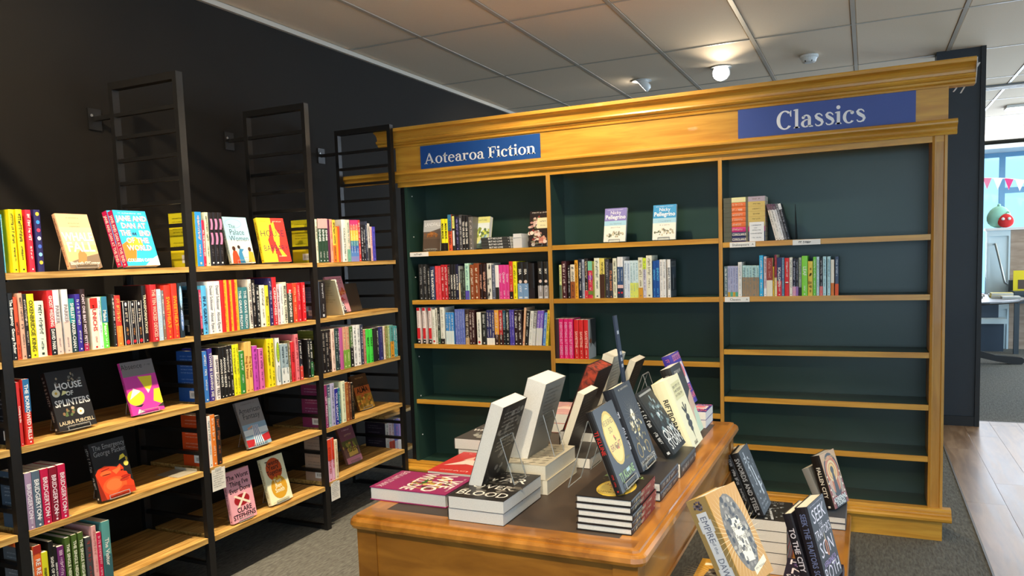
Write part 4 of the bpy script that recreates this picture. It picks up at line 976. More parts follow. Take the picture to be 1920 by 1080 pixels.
for key, rows in ROWS.items():
    left = key[0] in 'ABCD'
    if left:
        if key == 'D5': z = .1762; px = .355; where = 'lower corner shelf by the bookcase'
        else: z = ly(ZS[key[0]][int(key[1]) - 1]); px = XB; where = '%s shelf, %s' % (RN[int(key[1]) - 1], BN[key[0]])
    else: z = BAYS[int(key[0])][2][int(key[2]) - 1]; where = '%s shelf, %s' % (CROW[key], CASE[key[0]])
    for i, (p, t, h, c1, tc, txt, c2, split, lean, pull) in enumerate(rows):
        rng = random.Random(key + str(i)); h = min(h, .27)
        look = cname(c1) + (' and ' + cname(c2) if c2 and cname(c2) != cname(c1) else '')
        lab = '%s book, %s spine from left, %s' % (look, ORD[i], where)
        w = (.128 if h < .205 else .148) if left else .13
        sp = spine_print(t, h, c1, tc, txt, c2, split, rng); bk = None; cb = None; cf = None
        if left and i == 0 and key in BACKS: cb = BACKS[key][0]; bk = back_print(w, h, BACKS[key][1], rng)
        fr = None
        if key == '2s3' and i == len(rows) - 1:
            cf = '8c8a86'; fr = Print().rect('dcd8d4', 0, 0, w * .2, h).poly('3a3836', [(w * .3, h), (w, h), (w, h * .4), (w * .5, h * .3)], 1).ell('a05a38', w * .25, h * .45, w * .16, h * .06, 2).poly('c4c4c2', [(w * .05, 0), (w * .95, 0), (w * .95, h * .22), (w * .5, h * .38), (w * .05, h * .22)], 2)
        if key == '2s2' and i == len(rows) - 1:
            cf = '3c3e42'; fr = Print().rect('8c8c88', w * .1, h * .8, w * .95, h * .95).text('3a3a3a', 'BARNEY', w * .5, h * .84, .014).rect('5c6874', w * .3, h * .5, w * .95, h * .8).rect('a8a8a4', w * .4, h * .2, w * .55, h * .6, 2).rect('6c7478', 0, 0, w, h * .17, 2)
        if key == '3s2' and i == len(rows) - 1: cf = '34383a'
        b = book(lab, w, h, t, c1, spine=sp, back=bk, cback=cb, front=fr, cfront=cf, group='books on the ' + where, page=M_PAGE if rng.random() < .6 else M_PAGEW)
        if left: b.matrix_world = M4((px + pull, p + t, z + .0003), rad(180))
        elif lean: b.matrix_world = Matrix.Translation((p + t, 4.014, z + .0003)) @ Matrix.Rotation(rad(lean), 4, 'Y') @ Matrix.Rotation(rad(90), 4, 'Z')
        else: b.matrix_world = M4((p + t, 4.014, z + .0003), rad(90))

# ------------------------------------------------------------------ display easels
def easel(label, loc, yaw, lean, w=.085, h=.15, ledge=.045, drop=0):
    "clear folded easel behind a leaning book; own frame as the book's"
    t = thing('display_easel', label, 'easel', group='clear acrylic book easels'); g = .0025
    def sheet(nm, pts):
        q = [Vector(p) for p in pts]; nn = (q[1] - q[0]).cross(q[3] - q[0]).normalized() * g; m = MB()
        m.add(q, [(0, 1, 2, 3)], 0)
        for i in range(4):
            a_, b_ = q[i], q[(i + 1) % 4]; m.tube([a_, b_], g * .5, 4, 1)
        m.build(nm, [M_ACRYL, M_AEDGE], t, fixn=False)
    sheet('back_plate', [(-w / 2, 0, 0), (w / 2, 0, 0), (w / 2, 0, h), (-w / 2, 0, h)])
    sheet('ledge', [(-w / 2, -ledge, -g), (w / 2, -ledge, -g), (w / 2, 0, -g), (-w / 2, 0, -g)]); sheet('lip', [(-w / 2, -ledge - g, -g), (w / 2, -ledge - g, -g), (w / 2, -ledge - g, .012), (-w / 2, -ledge - g, .012)])
    L = h * math.cos(lean) + drop; s = math.sin(lean) * 1.55
    m = MB(); p0 = Vector((0, g, h)); d = Vector((0, math.sin(lean * 1.9), -math.cos(lean * 1.9))); ln = (h * math.cos(lean)) / max(.3, math.cos(lean * .9)); p1 = p0 + d * ln
    sheet('rear_leg', [(-w / 2, p0.y, p0.z), (w / 2, p0.y, p0.z), (w / 2, p1.y, p1.z), (-w / 2, p1.y, p1.z)]); t.matrix_world = M4(loc, yaw, lean); return t

# ------------------------------------------------------------------ cover art
def art(w, h, ops, seed=1):
    P = Print(); rng = random.Random(seed)
    for i, o in enumerate(ops):
        k = o[0]; lay = 1 + i * .22
        if k == 'r': P.rect(o[1], o[2] * w, o[3] * h, o[4] * w, o[5] * h, lay)
        elif k == 'e': P.ell(o[1], o[2] * w, o[3] * h, o[4] * w, o[5] * h, lay)
        elif k == 'p': P.poly(o[1], [(a * w, b * h) for a, b in o[2]], lay)
        elif k == 't': P.text(o[1], o[2], o[3] * w, o[4] * h, o[5] * w, o[6] if len(o) > 6 else 'c', o[7] if len(o) > 7 else True, lay, maxw=(o[8] if len(o) > 8 else .92) * w)
        elif k == 'm': P.marks(o[1], o[2] * w, o[3] * h, o[4] * w, o[5] * w, rng, down=False, lay=lay)
        elif k == 'ring':
            for q in _ell(o[2] * w, o[3] * h, o[4] * w, o[5] * h, o[6] * w, o[6] * w, 0, 360, 24): P.poly(o[1], q, lay)
        elif k == 'spray':
            for j in range(o[7]):
                a = rng.random() * 6.283; r = rng.random() ** .5; P.ell(rng.choice(o[1]), (o[2] + o[4] * r * math.cos(a)) * w, (o[3] + o[5] * r * math.sin(a)) * h, o[6] * w * rng.uniform(.5, 1.2), o[6] * w * rng.uniform(.5, 1.2), lay + j * .01, 9)
        elif k == 'rays':
            for j in range(o[6]):
                a = 6.283 * j / o[6]; d = .012; P.poly(o[1], [((o[2] + o[4] * math.cos(a - d)) * w, (o[3] + o[4] * .7 * math.sin(a - d)) * h), ((o[2] + o[5] * math.cos(a)) * w, (o[3] + o[5] * .7 * math.sin(a)) * h), ((o[2] + o[4] * math.cos(a + d * 2)) * w, (o[3] + o[4] * .7 * math.sin(a + d * 2)) * h)], lay)
    return P
WALE = [('r', 'd8a878', 0, 0, 1, .42), ('r', 'e4b490', 0, .42, 1, .75), ('m', 'a87858', .3, .92, .035, .4), ('m', 'a87858', .32, .82, .035, .36), ('m', 'a87858', .34, .76, .035, .34), ('p', '7c6854', [(0, 0), (1, 0), (1, .26), (.55, .20), (0, .10)]), ('p', 'c47c48', [(.3, .1), (.55, .1), (.62, .24), (.5, .36), (.36, .26)]), ('t', 'f6ecdc', 'WHALE', .5, .50, .235), ('t', 'f6ecdc', 'FALL', .5, .30, .27), ('t', 'f0e0c8', "Elizabeth O'Connor", .5, .06, .085)]
JANE = [('r', '2ea4d8', 0, 0, 1, 1), ('p', 'e8782c', [(.0, .08), (.3, .08), (.42, .34), (.22, .46), (0, .38)]), ('e', 'f4c034', .42, .40, .22, .12), ('p', 'e4eef0', [(.55, 0), (1, 0), (1, .18), (.75, .10)]), ('m', 'c8e8f4', .12, .95, .035, .75)] + [('t', 'd8342c', s, .52, v + .006, .135) for s, v in (('JANE AND', .80), ('DAN AT', .67), ('THE     END', .535), ('OF THE', .40), ('WORLD', .265))] + [('t', 'f8f0dc', s, .505, v + .011, .135) for s, v in (('JANE AND', .80), ('DAN AT', .67), ('THE     END', .535), ('OF THE', .40), ('WORLD', .265))] + [('t', '1c2c48', '44', .46, .545, .09), ('t', 'f4f4f4', 'COLLEEN OAKLEY', .5, .07, .085)]
PALACE = [('r', 'a8d8e8', 0, .5, 1, 1), ('r', 'e4ecd4', 0, 0, 1, .5), ('ring', '78a8b8', .4, .86, .34, .10, .012), ('t', '2c3c4c', 'The', .32, .76, .12, 'c', False), ('t', '2c3c4c', 'Palace', .48, .615, .17, 'c', False), ('t', '2c3c4c', 'Women', .52, .48, .165, 'c', False), ('p', 'd84828', [(.05, 0), (.42, 0), (.30, .26), (.18, .30), (.1, .2)]), ('e', '4a2c20', .20, .32, .07, .05), ('p', '3c84b0', [(.36, 0), (.58, 0), (.52, .24), (.62, .30), (.44, .32), (.36, .2)]), ('e', '2c2020', .42, .35, .06, .04), ('p', 'f0a030', [(.72, .02), (1, .02), (.98, .24), (.8, .26)]), ('e', '4a3020', .86, .30, .07, .05), ('m', '6c7c6c', .55, .12, .04, .2)]
BARB = [('r', 'f4e030', 0, 0, .5, 1), ('r', 'd8342c', .5, 0, 1, 1), ('p', 'd8342c', [(.34, .18), (.5, .18), (.5, .86), (.42, .84), (.36, .6), (.28, .5)]), ('p', 'f4e030', [(.5, .86), (.6, .92), (.62, .76), (.74, .62), (.66, .34), (.86, .12), (.7, .12), (.5, .5)]), ('p', 'f4e030', [(.3, .1), (.5, .36), (.44, .06)]), ('t', '54203c', 'THE', .5, .72, .08, 'c', False), ('t', '54203c', 'HOUSE', .48, .58, .19, 'c', False), ('t', '54203c', 'of', .5, .40, .09, 'c', False), ('t', '54203c', 'BARBARY', .52, .25, .17, 'c', False), ('m', '6c5410', .08, .92, .03, .3), ('m', 'f0d8c0', .56, .92, .03, .34), ('m', 'f0d8c0', .58, .13, .04, .28)]
SPLIN = [('spray', ('6c6c64', '9c8c70', '5c4c40'), .5, .82, .4, .12, .035, 14), ('e', 'e8e0c0', .16, .63, .10, .065), ('e', 'd8b040', .16, .63, .035, .024), ('p', 'f0e8a0', [(.28, .58), (.5, .62), (.34, .66)]), ('t', 'e8e4dc', 'HOUSE', .52, .68, .15), ('t', 'e8e4dc', 'OF', .5, .565, .105), ('t', 'e8e4dc', 'SPLINTERS', .52, .40, .155), ('spray', ('8c6c4c', '5c7044', 'b8a888'), .42, .28, .22, .07, .04, 12), ('e', 'f0e8d8', .66, .27, .09, .06), ('e', 'd0a040', .66, .27, .03, .02), ('t', 'c8b898', 'LAURA PURCELL', .5, .09, .085), ('m', '8c8478', .2, .05, .03, .6)]
ABS = [('r', '7c7674', 0, .72, 1, 1), ('r', 'd83ca0', 0, 0, 1, .72), ('t', '2c2a2c', 'Absence', .32, .86, .13, 'c', False), ('m', '4c4a4c', .72, .9, .04, .2), ('p', 'f0d830', [(.42, .7), (.85, .68), (.8, .5), (.62, .36)]), ('e', 'f0d830', .22, .32, .26, .15), ('p', 'f0d830', [(.72, .2), (1, .1), (1, .42), (.82, .42)]), ('p', 'e8e4e0', [(.03, .3), (.4, .42), (.2, .5)]), ('p', '2c2428', [(.1, .16), (.42, .18), (.3, .13)]), ('p', 'e8dcd8', [(.15, .02), (.4, .02), (.22, .1)]), ('p', '3c3434', [(.8, .08), (1, .06), (1, .14)]), ('p', 'f0e0d8', [(.58, .46), (.7, .42), (.62, .36)])]
EMERG = [('p', 'd8401c', [(0, 0), (1, 0), (1, .18), (.93, .24), (.95, .30), (.88, .33), (.86, .38), (.78, .40), (.80, .46), (.72, .54), (.62, .50), (.5, .53), (.3, .57), (.1, .54), (0, .46)]), ('p', '8c240e', [(0, 0), (.16, 0), (.06, .3), (0, .46)]), ('e', 'e45a28', .46, .20, .34, .15), ('e', 'f07038', .44, .22, .22, .10), ('p', 'f07038', [(.46, .46), (.62, .48), (.72, .52), (.70, .44), (.56, .38)]), ('e', 'e86830', .28, .44, .16, .045), ('e', '7c1a0c', .29, .415, .13, .010), ('p', '7c1a0c', [(.16, .50), (.42, .52), (.40, .505), (.18, .488)]), ('e', '5c100a', .74, .425, .04, .014), ('e', 'b02614', .80, .305, .13, .026), ('e', 'b83018', .76, .255, .14, .028), ('p', '5c100a', [(.64, .275), (.94, .292), (.93, .284), (.66, .266)]), ('p', 'c43a1a', [(.3, .0), (1, 0), (1, .10), (.7, .16)]), ('p', 'f4d840', [(.72, .60), (.92, .64), (.88, .70), (.78, .68)]), ('e', 'e8d860', .90, .52, .07, .045), ('e', 'c8a830', .94, .60, .03, .04), ('t', '9c9a98', 'The Emergency', .53, .86, .125, 'c', False), ('t', '9c9a98', 'George Packer', .53, .755, .125, 'c', False)]
AMF = [('r', '8c8a88', 0, .5, 1, 1), ('m', '6c6866', .2, .93, .04, .6), ('t', '34363a', 'American', .5, .74, .165, 'c', False), ('t', '34363a', 'Fantasy', .5, .61, .165, 'c', False), ('r', '8caec4', 0, .0, 1, .5), ('r', 'dce8ec', 0, .26, 1, .38), ('p', 'b02830', [(0, .02), (.42, .02), (.4, .16), (0, .18)]), ('p', 'b02830', [(.72, .06), (1, .08), (1, .24), (.66, .2)])] + [('p', ('f0f0f0', '4c84b4')[k % 2], [(.3 + k * .045, .02), (.345 + k * .045, .02), (.42 + k * .025, .46), (.40 + k * .025, .46)]) for k in range(9)] + [('p', 'e0a888', [(.18, .42), (.4, .46), (.4, .42), (.2, .38)])]
WORST = [('t', '2c1418', 'The Worst', .48, .83, .135, 'c', True), ('t', '2c1418', "Thing I've", .5, .70, .135), ('t', '2c1418', 'Ever Done', .5, .57, .135), ('e', 'a01c24', .5, .40, .32, .115), ('p', 'f0e0c8', [(.18, .50), (.26, .52), (.84, .31), (.78, .28)]), ('p', 'f0e0c8', [(.26, .27), (.34, .25), (.72, .50), (.64, .53)]), ('t', '2c1418', 'CLARE', .54, .17, .14), ('t', '2c1418', 'STEPHENS', .5, .05, .145)]
TWEN = [('e', 'c8501c', .48, .72, .36, .245), ('e', 'd8a02c', .52, .32, .36, .245), ('p', 'a82414', [(.47, .53), (.55, .52), (.53, .60)]), ('t', '3c1810', 'Twenty', .46, .82, .14), ('t', '3c1810', 'Years', .46, .72, .14), ('t', '3c1810', 'Together', .48, .62, .13), ('t', 'f4ecc8', 'Two', .5, .42, .13), ('t', 'f4ecc8', 'Ben', .5, .32, .13), ('t', 'f4ecc8', 'Smith', .52, .22, .13), ('m', 'b8b088', .1, .03, .03, .75)]
RACE = [('t', 'b08078', 'RACE', .56, .80, .2, 'c', False), ('spray', ('e8703c', 'd85c34', 'f09858'), .78, .55, .2, .1, .06, 16), ('spray', ('d83830', 'e05040'), .6, .34, .22, .05, .05, 10), ('p', '24283c', [(.2, .0), (.75, .0), (.7, .26), (.2, .2)]), ('t', 'f0f0f0', 'MIKA', .42, .165, .16), ('t', 'f0f0f0', 'OWL', .44, .05, .17)]
GOLD = [('r', '5c3c20', 0, .62, 1, 1), ('r', 'c46428', 0, .42, 1, .66), ('r', 'b88c34', 0, 0, 1, .42), ('spray', ('e8b850', '8c6c20', 'd89030', 'c85c30'), .5, .22, .48, .2, .08, 40), ('t', '3c2010', 'THE', .5, .62, .14), ('t', '2c180c', 'ALMA', .5, .48, .19), ('m', 'd8a058', .2, .9, .06, .6)]
C5ART = [('r', '7c4c5c', 0, .6, 1, 1), ('r', '5c5c34', 0, .4, 1, .62), ('p', 'd0b058', [(.25, .18), (.85, .2), (.85, .42), (.25, .44)]), ('r', 'c8889c', 0, 0, 1, .16), ('t', '3c2c18', 'EDEN', .55, .3, .2), ('m', 'd8b0b8', .25, .9, .06, .5), ('m', 'd0b088', .3, .76, .08, .5), ('spray', ('8c8c3c', '6c3c4c', 'c09850'), .4, .45, .4, .1, .08, 16)]
LAND = [('r', 'c8c8c8', 0, .62, 1, 1), ('t', 'f4f4f4', 'LANDFALL', .52, .80, .17), ('r', 'e8e8e8', .16, .76, .9, .768), ('r', '6c5848', 0, 0, 1, .62), ('p', '6c6058', [(0, .60), (.4, .62), (.98, .72), (1, .5), (0, .48)]), ('spray', ('c07c40', 'a06838', '8c5830'), .45, .52, .42, .09, .07, 26), ('r', '5c4c40', 0, 0, 1, .38), ('m', 'f0e4d0', .1, .05, .06, .75)]
GRNL = [('r', 'e8e48c', 0, .80, 1, 1), ('t', '8c8c50', 'BY NATURE', .5, .86, .085, 'c', False), ('r', 'e4ece8', 0, .6, 1, .80), ('r', 'c0c860', 0, .38, 1, .60), ('spray', ('e8f0e8', '8c9c3c', 'd0d860', '5c7050'), .5, .48, .48, .14, .08, 40), ('p', 'b4ccd0', [(.35, .05), (.75, .05), (.95, .42), (.7, .44)]), ('p', '7898a0', [(.5, .05), (.65, .05), (.85, .4), (.75, .4)]), ('r', '4c5c50', 0, 0, 1, .14)]
FLOR = [('r', '2c2220', 0, 0, 1, 1), ('spray', ('e8d4c8', 'c08c80', '8c3c34', 'd8b8a8', '6c6c4c', 'f0e0cc'), .35, .45, .36, .42, .10, 46), ('spray', ('e0a890', 'f0d8c8', 'c87c6c'), .75, .18, .18, .12, .10, 14), ('r', 'ece4b8', .42, .50, 1, .80), ('m', '8c8468', .55, .70, .07, .35), ('m', '8c8468', .6, .58, .06, .28), ('m', 'e8e0d4', .12, .95, .06, .8), ('m', 'd0c8bc', .12, .12, .05, .25)]
def NICK(top): return [('r', top, 0, .62, 1, 1), ('r', 'a8d4e8', 0, .48, 1, .62), ('r', 'f0eee4', 0, 0, 1, .48), ('m', 'f0f0f8', .12, .95, .03, .75), ('t', 'f8f8f8', 'Nicky', .5, .82, .14, 'c', False), ('t', 'f8f8f8', 'Pellegrino', .5, .68, .17, 'c', True), ('m', '8ca4b4', .25, .53, .06, .55), ('m', '9c9c94', .3, .42, .05, .45), ('spray', ('8c8474', 'b0a890', '6c7458', 'd0c8a8'), .5, .22, .46, .08, .045, 30), ('m', 'b8b4a4', .2, .04, .03, .6)]
KLUNE = [('e', 'd8b844', .45, .60, .34, .33), ('e', 'e8d070', .45, .60, .30, .29), ('t', '6c4a18', 'WE BURNED', .45, .76, .085, 'c', False, .5), ('t', '6c4a18', 'SO', .45, .66, .09, 'c', False), ('t', '8c3c20', 'BRIGHT', .45, .46, .10, 'c', False, .55), ('spray', ('d0603c', '8c6c20'), .5, .52, .1, .1, .03, 10), ('t', '88a860', 'TJ KLUNE', .5, .11, .12), ('m', '7c7c40', .66, .30, .04, .22), ('r', 'a8c4c8', .5, .16, .66, .20)]
SILV = [('rays', 'd8d0b8', .5, .62, .06, .46, 26), ('e', 'f0ecd8', .5, .62, .08, .07), ('spray', ('8c7c4c', 'b09c58', 'e8e0c0', '6c6450'), .5, .40, .36, .24, .035, 50), ('ring', 'a08848', .24, .22, .13, .09, .022), ('ring', 'a08848', .72, .20, .11, .08, .022), ('m', 'b8b4a4', .2, .95, .035, .6), ('t', 'c8c0b0', 'IVY CLIFTWATER', .5, .04, .095, 'c', False)]
ONYX = [('spray', ('5c747c', '3c4c54', '8ca4ac', '24343c'), .5, .55, .46, .34, .06, 46), ('e', 'e8ecec', .5, .58, .08, .03), ('rays', '7c949c', .5, .6, .12, .5, 14), ('r', '8c9090', .06, .93, .96, .96), ('t', 'e0e4e4', 'ONYX', .5, .20, .22, 'c', False), ('t', 'e0e4e4', 'STORM', .5, .06, .2, 'c', False)]
RIFT = [('r', 'd0cc9c', .14, .68, .88, .92), ('m', '3c3a30', .2, .86, .06, .62), ('m', '3c3a30', .2, .80, .06, .62), ('m', '3c3a30', .2, .74, .06, .62), ('e', '201e1c', .5, .40, .14, .05), ('e', '201e1c', .5, .31, .17, .05), ('e', '201e1c', .5, .24, .10, .04), ('p', '201e1c', [(.46, .22), (.54, .22), (.53, .62), (.47, .62)]), ('p', '201e1c', [(.3, .56), (.36, .58), (.47, .5), (.44, .46)]), ('p', '201e1c', [(.7, .56), (.64, .58), (.53, .5), (.56, .46)]), ('p', '201e1c', [(.47, .22), (.53, .22), (.5, .08)]), ('t', '4c4838', 'GAGE', .4, .03, .07)]
ELSIE = [('t', 'e07c9c', 'ELSIE SILVER', .54, .86, .17, 'c', True, .9), ('m', 'd8c8e4', .15, .95, .04, .7), ('r', 'f0e4e0', .42, .38, .92, .80), ('e', 'e87c8c', .66, .64, .2, .13), ('p', '2c2434', [(.5, .42), (.64, .44), (.6, .5), (.52, .48)]), ('t', 'e8788c', 'RIVER', .56, .24, .18), ('t', 'e8788c', 'DREAM', .56, .09, .18)]
EMPI = [('r', 'c08c28', 0, 0, 1, 1), ('rays', 'e8d098', .5, .5, .30, .75, 46), ('e', '6c6458', .5, .52, .36, .42), ('spray', ('4c4640', '8c8478', 'a8a090', '2c2824'), .5, .52, .34, .40, .045, 90), ('p', 'ece4cc', [(.36, .22), (.64, .2), (.66, .66), (.34, .68)]), ('t', '5c5040', 'EMPIRE', .5, .55, .07, 'c', False), ('t', '5c5040', 'OF THE', .5, .44, .06, 'c', False), ('t', '5c5040', 'DAWN', .5, .33, .07, 'c', False), ('p', 'ece0c0', [(.48, .06), (.92, .13), (.92, .2), (.48, .13)]), ('m', '4c4438', .52, .115, .035, .36)]
SWOR = [('spray', ('8c9498', '4c5458', 'c8ccd0', '2c3034'), .5, .55, .44, .38, .035, 60), ('p', 'b8bcc0', [(.3, .95), (.36, .95), (.5, .4), (.46, .38)]), ('p', 'd8dce0', [(.7, .2), (.78, .22), (.6, .7), (.56, .68)]), ('m', 'a0a4a8', .2, .14, .06, .6), ('m', 'a0a4a8', .2, .07, .06, .6)]
SEEK = [('m', 'b8b4c0', .12, .965, .025, .75), ('t', 'e8e0e8', 'SEEK', .5, .76, .25, 'c', False), ('t', 'c8c0c8', 'THE', .46, .68, .085, 'c', False), ('t', 'e8e0e8', "TRAITOR'S", .5, .56, .17, 'c', False), ('t', 'e8e0e8', 'SON', .5, .34, .27, 'c', False), ('e', 'e0843c', .5, .41, .07, .10), ('e', '4c1c10', .5, .41, .04, .085), ('p', 'f4e0b0', [(.48, .5), (.52, .5), (.5, .60)]), ('spray', ('4c3c70', '6c4c7c', '3c2c54'), .5, .22, .4, .06, .03, 24), ('t', 'b8a0d0', 'VERONICA', .48, .22, .10, 'c', False), ('t', 'e8e0e8', 'ROTH', .5, .05, .25, 'c', False)]
FALL = [('r', '8c2818', 0, 0, 1, .45), ('e', '1c1614', .5, .58, .47, .40), ('e', 'c8682c', .5, .58, .41, .35), ('ring', 'e8c888', .5, .64, .30, .20, .07), ('e', 'e8b860', .5, .64, .2, .14), ('e', '201814', .5, .66, .10, .07), ('p', '201814', [(.36, .18), (.64, .18), (.56, .60), (.44, .60)]), ('t', 'd8b070', 'FALLEN CITY', .5, .86, .09)] + [('r', 'e8e0c8', .12 + k * .05, .2, .14 + k * .05, .5) for k in range(4)] + [('r', 'e8e0c8', .74 + k * .05, .2, .76 + k * .05, .5) for k in range(4)] + [('e', 'f0e0c0', .08, .1 + .12 * k, .03, .02) for k in range(5)] + [('e', 'f0e0c0', .93, .1 + .12 * k, .03, .02) for k in range(5)] + [('r', '181412', .16, .0, .86, .17), ('t', 'f0ece4', 'ADRIENNE', .5, .10, .12), ('t', 'f0ece4', 'YOUNG', .5, .02, .11)]
BLOOD = [('spray', ('3c3834', '5c5850', '7c7870', '24201e', '8c8880'), .5, .5, .48, .48, .06, 80), ('m', 'b8b4ac', .15, .93, .05, .7), ('t', 'e8e4dc', 'WAR', .5, .62, .26, 'c', False), ('t', 'e8e4dc', 'OVER', .5, .36, .2, 'c', False), ('t', 'e8e4dc', 'BLOOD', .5, .10, .23, 'c', False)]
WEWHO = [('spray', ('c8a040', 'd8c070', '8c6c30', '40301c', 'b83060'), .5, .6, .34, .24, .05, 60), ('ring', 'd8b850', .5, .62, .34, .24, .02), ('t', 'f4ece4', 'WE', .5, .80, .2), ('t', 'f4ece4', 'WHO', .5, .62, .24), ('t', 'f4ece4', 'WILL DIE', .5, .38, .22), ('p', '3c6c30', [(.3, .5), (.7, .52), (.5, .56)]), ('m', 'f0d0dc', .15, .94, .04, .7), ('t', 'f0dce4', 'DEVLIN STARK', .5, .06, .11, 'c', False)]
REDF = [('p', 'f0d8cc', [(.1, .3), (.5, .42), (.9, .34), (.6, .6), (.4, .66), (.3, .5)]), ('p', 'e8b8a4', [(.3, .6), (.5, .62), (.44, .8)]), ('m', 'f4dcd4', .2, .1, .06, .6), ('m', 'f4dcd4', .2, .92, .05, .6)]
GREYF = [('spray', ('8c8c84', 'b0b0a8', '5c5c58', 'd8d8d0'), .5, .5, .45, .45, .08, 30), ('t', 'f0f0ec', 'WRECKAGE', .5, .5, .18)]
PATF = [('spray', ('3c3834', '8c8478'), .5, .5, .46, .46, .02, 10)] + [('p', '4c4640', [(.1 + (k % 5) * .18, .08 + (k // 5) * .11), (.2 + (k % 5) * .18, .12 + (k // 5) * .11), (.2 + (k % 5) * .18, .135 + (k // 5) * .11), (.1 + (k % 5) * .18, .095 + (k // 5) * .11)]) for k in range(40)]
def spn(t, h, tc, txt, c2=None, split=.5, seed=1): return spine_print(t, h, 'ffffff', tc, txt, c2, split, random.Random(seed))

# ------------------------------------------------------------------ books shown face out on the ladder shelves
def lp(x, y, z): return (2.994 - LF * (2.994 - x), LF * y, ly(z))
FO = [  # label, x, y, z, w, h, t, lean, yaw, cover, art, spine colour of print, spine text, easel
    ('peach paperback with white title face out on nearest top shelf', .44, 1.879, 1.370, .130, .207, .018, 17.5, 90, 'e0ac84', WALE, '8c5c44', '~', 1),
    ('front copy of two blue and red hardbacks face out on nearest top shelf', .44, 2.122, 1.370, .152, .226, .026, 16.6, 90, '2ea4d8', JANE, 'b8184c', 'JANE AND DAN AT THE END', 1),
    ('rear copy of two blue and red hardbacks face out on nearest top shelf', .411, 2.119, 1.372, .152, .224, .026, 16.6, 90, '2ea4d8', JANE, 'b8184c', 'JANE AND DAN AT THE END', 0),
    ('pale blue paperback with three robed women face out, middle top shelf', .44, 2.672, 1.371, .150, .215, .016, 12, 90, 'd8e8e0', PALACE, '4c6c7c', '~', 1),
    ('yellow and red paperback with silhouette face out, middle top shelf', .44, 2.885, 1.371, .160, .216, .022, 12.7, 80, 'f4e030', BARB, '8c2c20', '~', 1),
    ('black flowered hardback face out on nearest third shelf', .435, 1.787, .794, .150, .217, .026, 15.6, 90, '211f1f', SPLIN, 'b8b4ac', '~', 1),
    ('pink and grey paperback with yellow shapes on nearest third shelf', .439, 2.093, .794, .152, .212, .014, 15.4, 90, 'd83ca0', ABS, '7c4c6c', '~', 1),
    ('black hardback with glowing red face on nearest fourth shelf', .455, 1.914, .507, .152, .217, .026, 13.6, 90, '1e1b1a', EMERG, 'c8c4bc', '~', 1),
    ('grey paperback with striped dress face out, middle fourth shelf', .42, 2.722, .511, .155, .222, .016, 18.5, 90, '8c8a88', AMF, '4c4c50', '~', 1),
    ('pink paperback with crossed strips face out, middle bottom shelf', .458, 2.557, .212, .150, .231, .020, 9.5, 90, 'eca8b4', WORST, '8c3c48', '~', 1),
    ('cream paperback with two overlapping discs face out, middle bottom shelf', .446, 2.822, .212, .152, .226, .022, 14.4, 90, 'f2ecc4', TWEN, 'b09858', '~', 1),
    ('pink and brown paperback face out on farthest second shelf', .385, 3.474, 1.084, .150, .207, .014, 16, 90, 'e89aa4', RACE, 'c05c50', '~', 1),
    ('golden landscape paperback face out on farthest fourth shelf', .391, 3.653, .510, .150, .204, .016, 16.7, 90, '7c5028', GOLD, '3c2414', '~', 1),
    ('mauve and olive paperback face out on farthest bottom shelf', .38, 3.53, .224, .140, .212, .018, 19, 90, '7c5c54', C5ART, '5c3c40', '~', 1)]
for k, (lab, x, y, z, w, h, t, ln, yaw, c, ops, sc, st, ez) in enumerate(FO):
    X = lp(x, y, z + .0045); X = (X[0], X[1], X[2] + t * math.sin(rad(ln)) * .98)
    b = book(lab, w * LF, h * LF, t, c, front=art(w * LF, h * LF, ops, k), spine=spn(t, h * LF, sc, st, seed=k) if k not in (1, 2) else spn(t, h * LF, 'f4dcd0', st, 'b8184c', 1.0), group='books shown face out on the ladder shelves', mat=M4(X, rad(yaw), rad(ln)))
    if ez:
        ex = Vector(X) + Vector((-(t + .001) * math.cos(rad(ln)) - (.029 if 'front copy' in lab else 0), w * .5, -(t) * math.sin(rad(ln)) + .0005))
        easel('clear easel behind the ' + lab.split(' face')[0].replace('front copy of two', 'pair of').replace(' on nearest third shelf', '').replace(' on nearest fourth shelf', ''), ex, rad(yaw), rad(ln), ledge=t + .004, h=.13)
# a second leaning pair on the farthest second shelf
b = book('cream paperback leaning in front of the pink one, farthest second shelf', .14 * LF, .20 * LF, .012, 'eeeedc', spine=spn(.012, .197, '6c684c', '~'), group='books on the second shelf, farthest ladder bay', cback='b8b090', back=back_print(.138, .197, '6c684c', random.Random(5), False))
b.matrix_world = Matrix.Translation((XB, 3.385, ly(1.084) + .0003)) @ Matrix.Rotation(rad(18), 4, 'X') @ Matrix.Rotation(rad(180), 4, 'Z') @ Matrix.Translation((0, -.012, 0))
t = thing('display_board', 'brown folded display board leaning on farthest second shelf', 'display board', lp(.36, 3.64, 1.084))
MB().box(0, .004, 0, .12, 0, .16).build('front_leaf', pmat('brown_board', (.060, .040, .022), .5), t).rotation_euler = (0, rad(-12), 0)
MB().box(0, .003, 0, .12, 0, .16).build('rear_leaf', MATS['brown_board'], t).matrix_local = Matrix.Translation((-.034, 0, .157)) @ Matrix.Rotation(rad(-14), 4, 'Y') @ Matrix.Translation((-.0, 0, -.158)) @ Matrix.Rotation(rad(0), 4, 'Y')
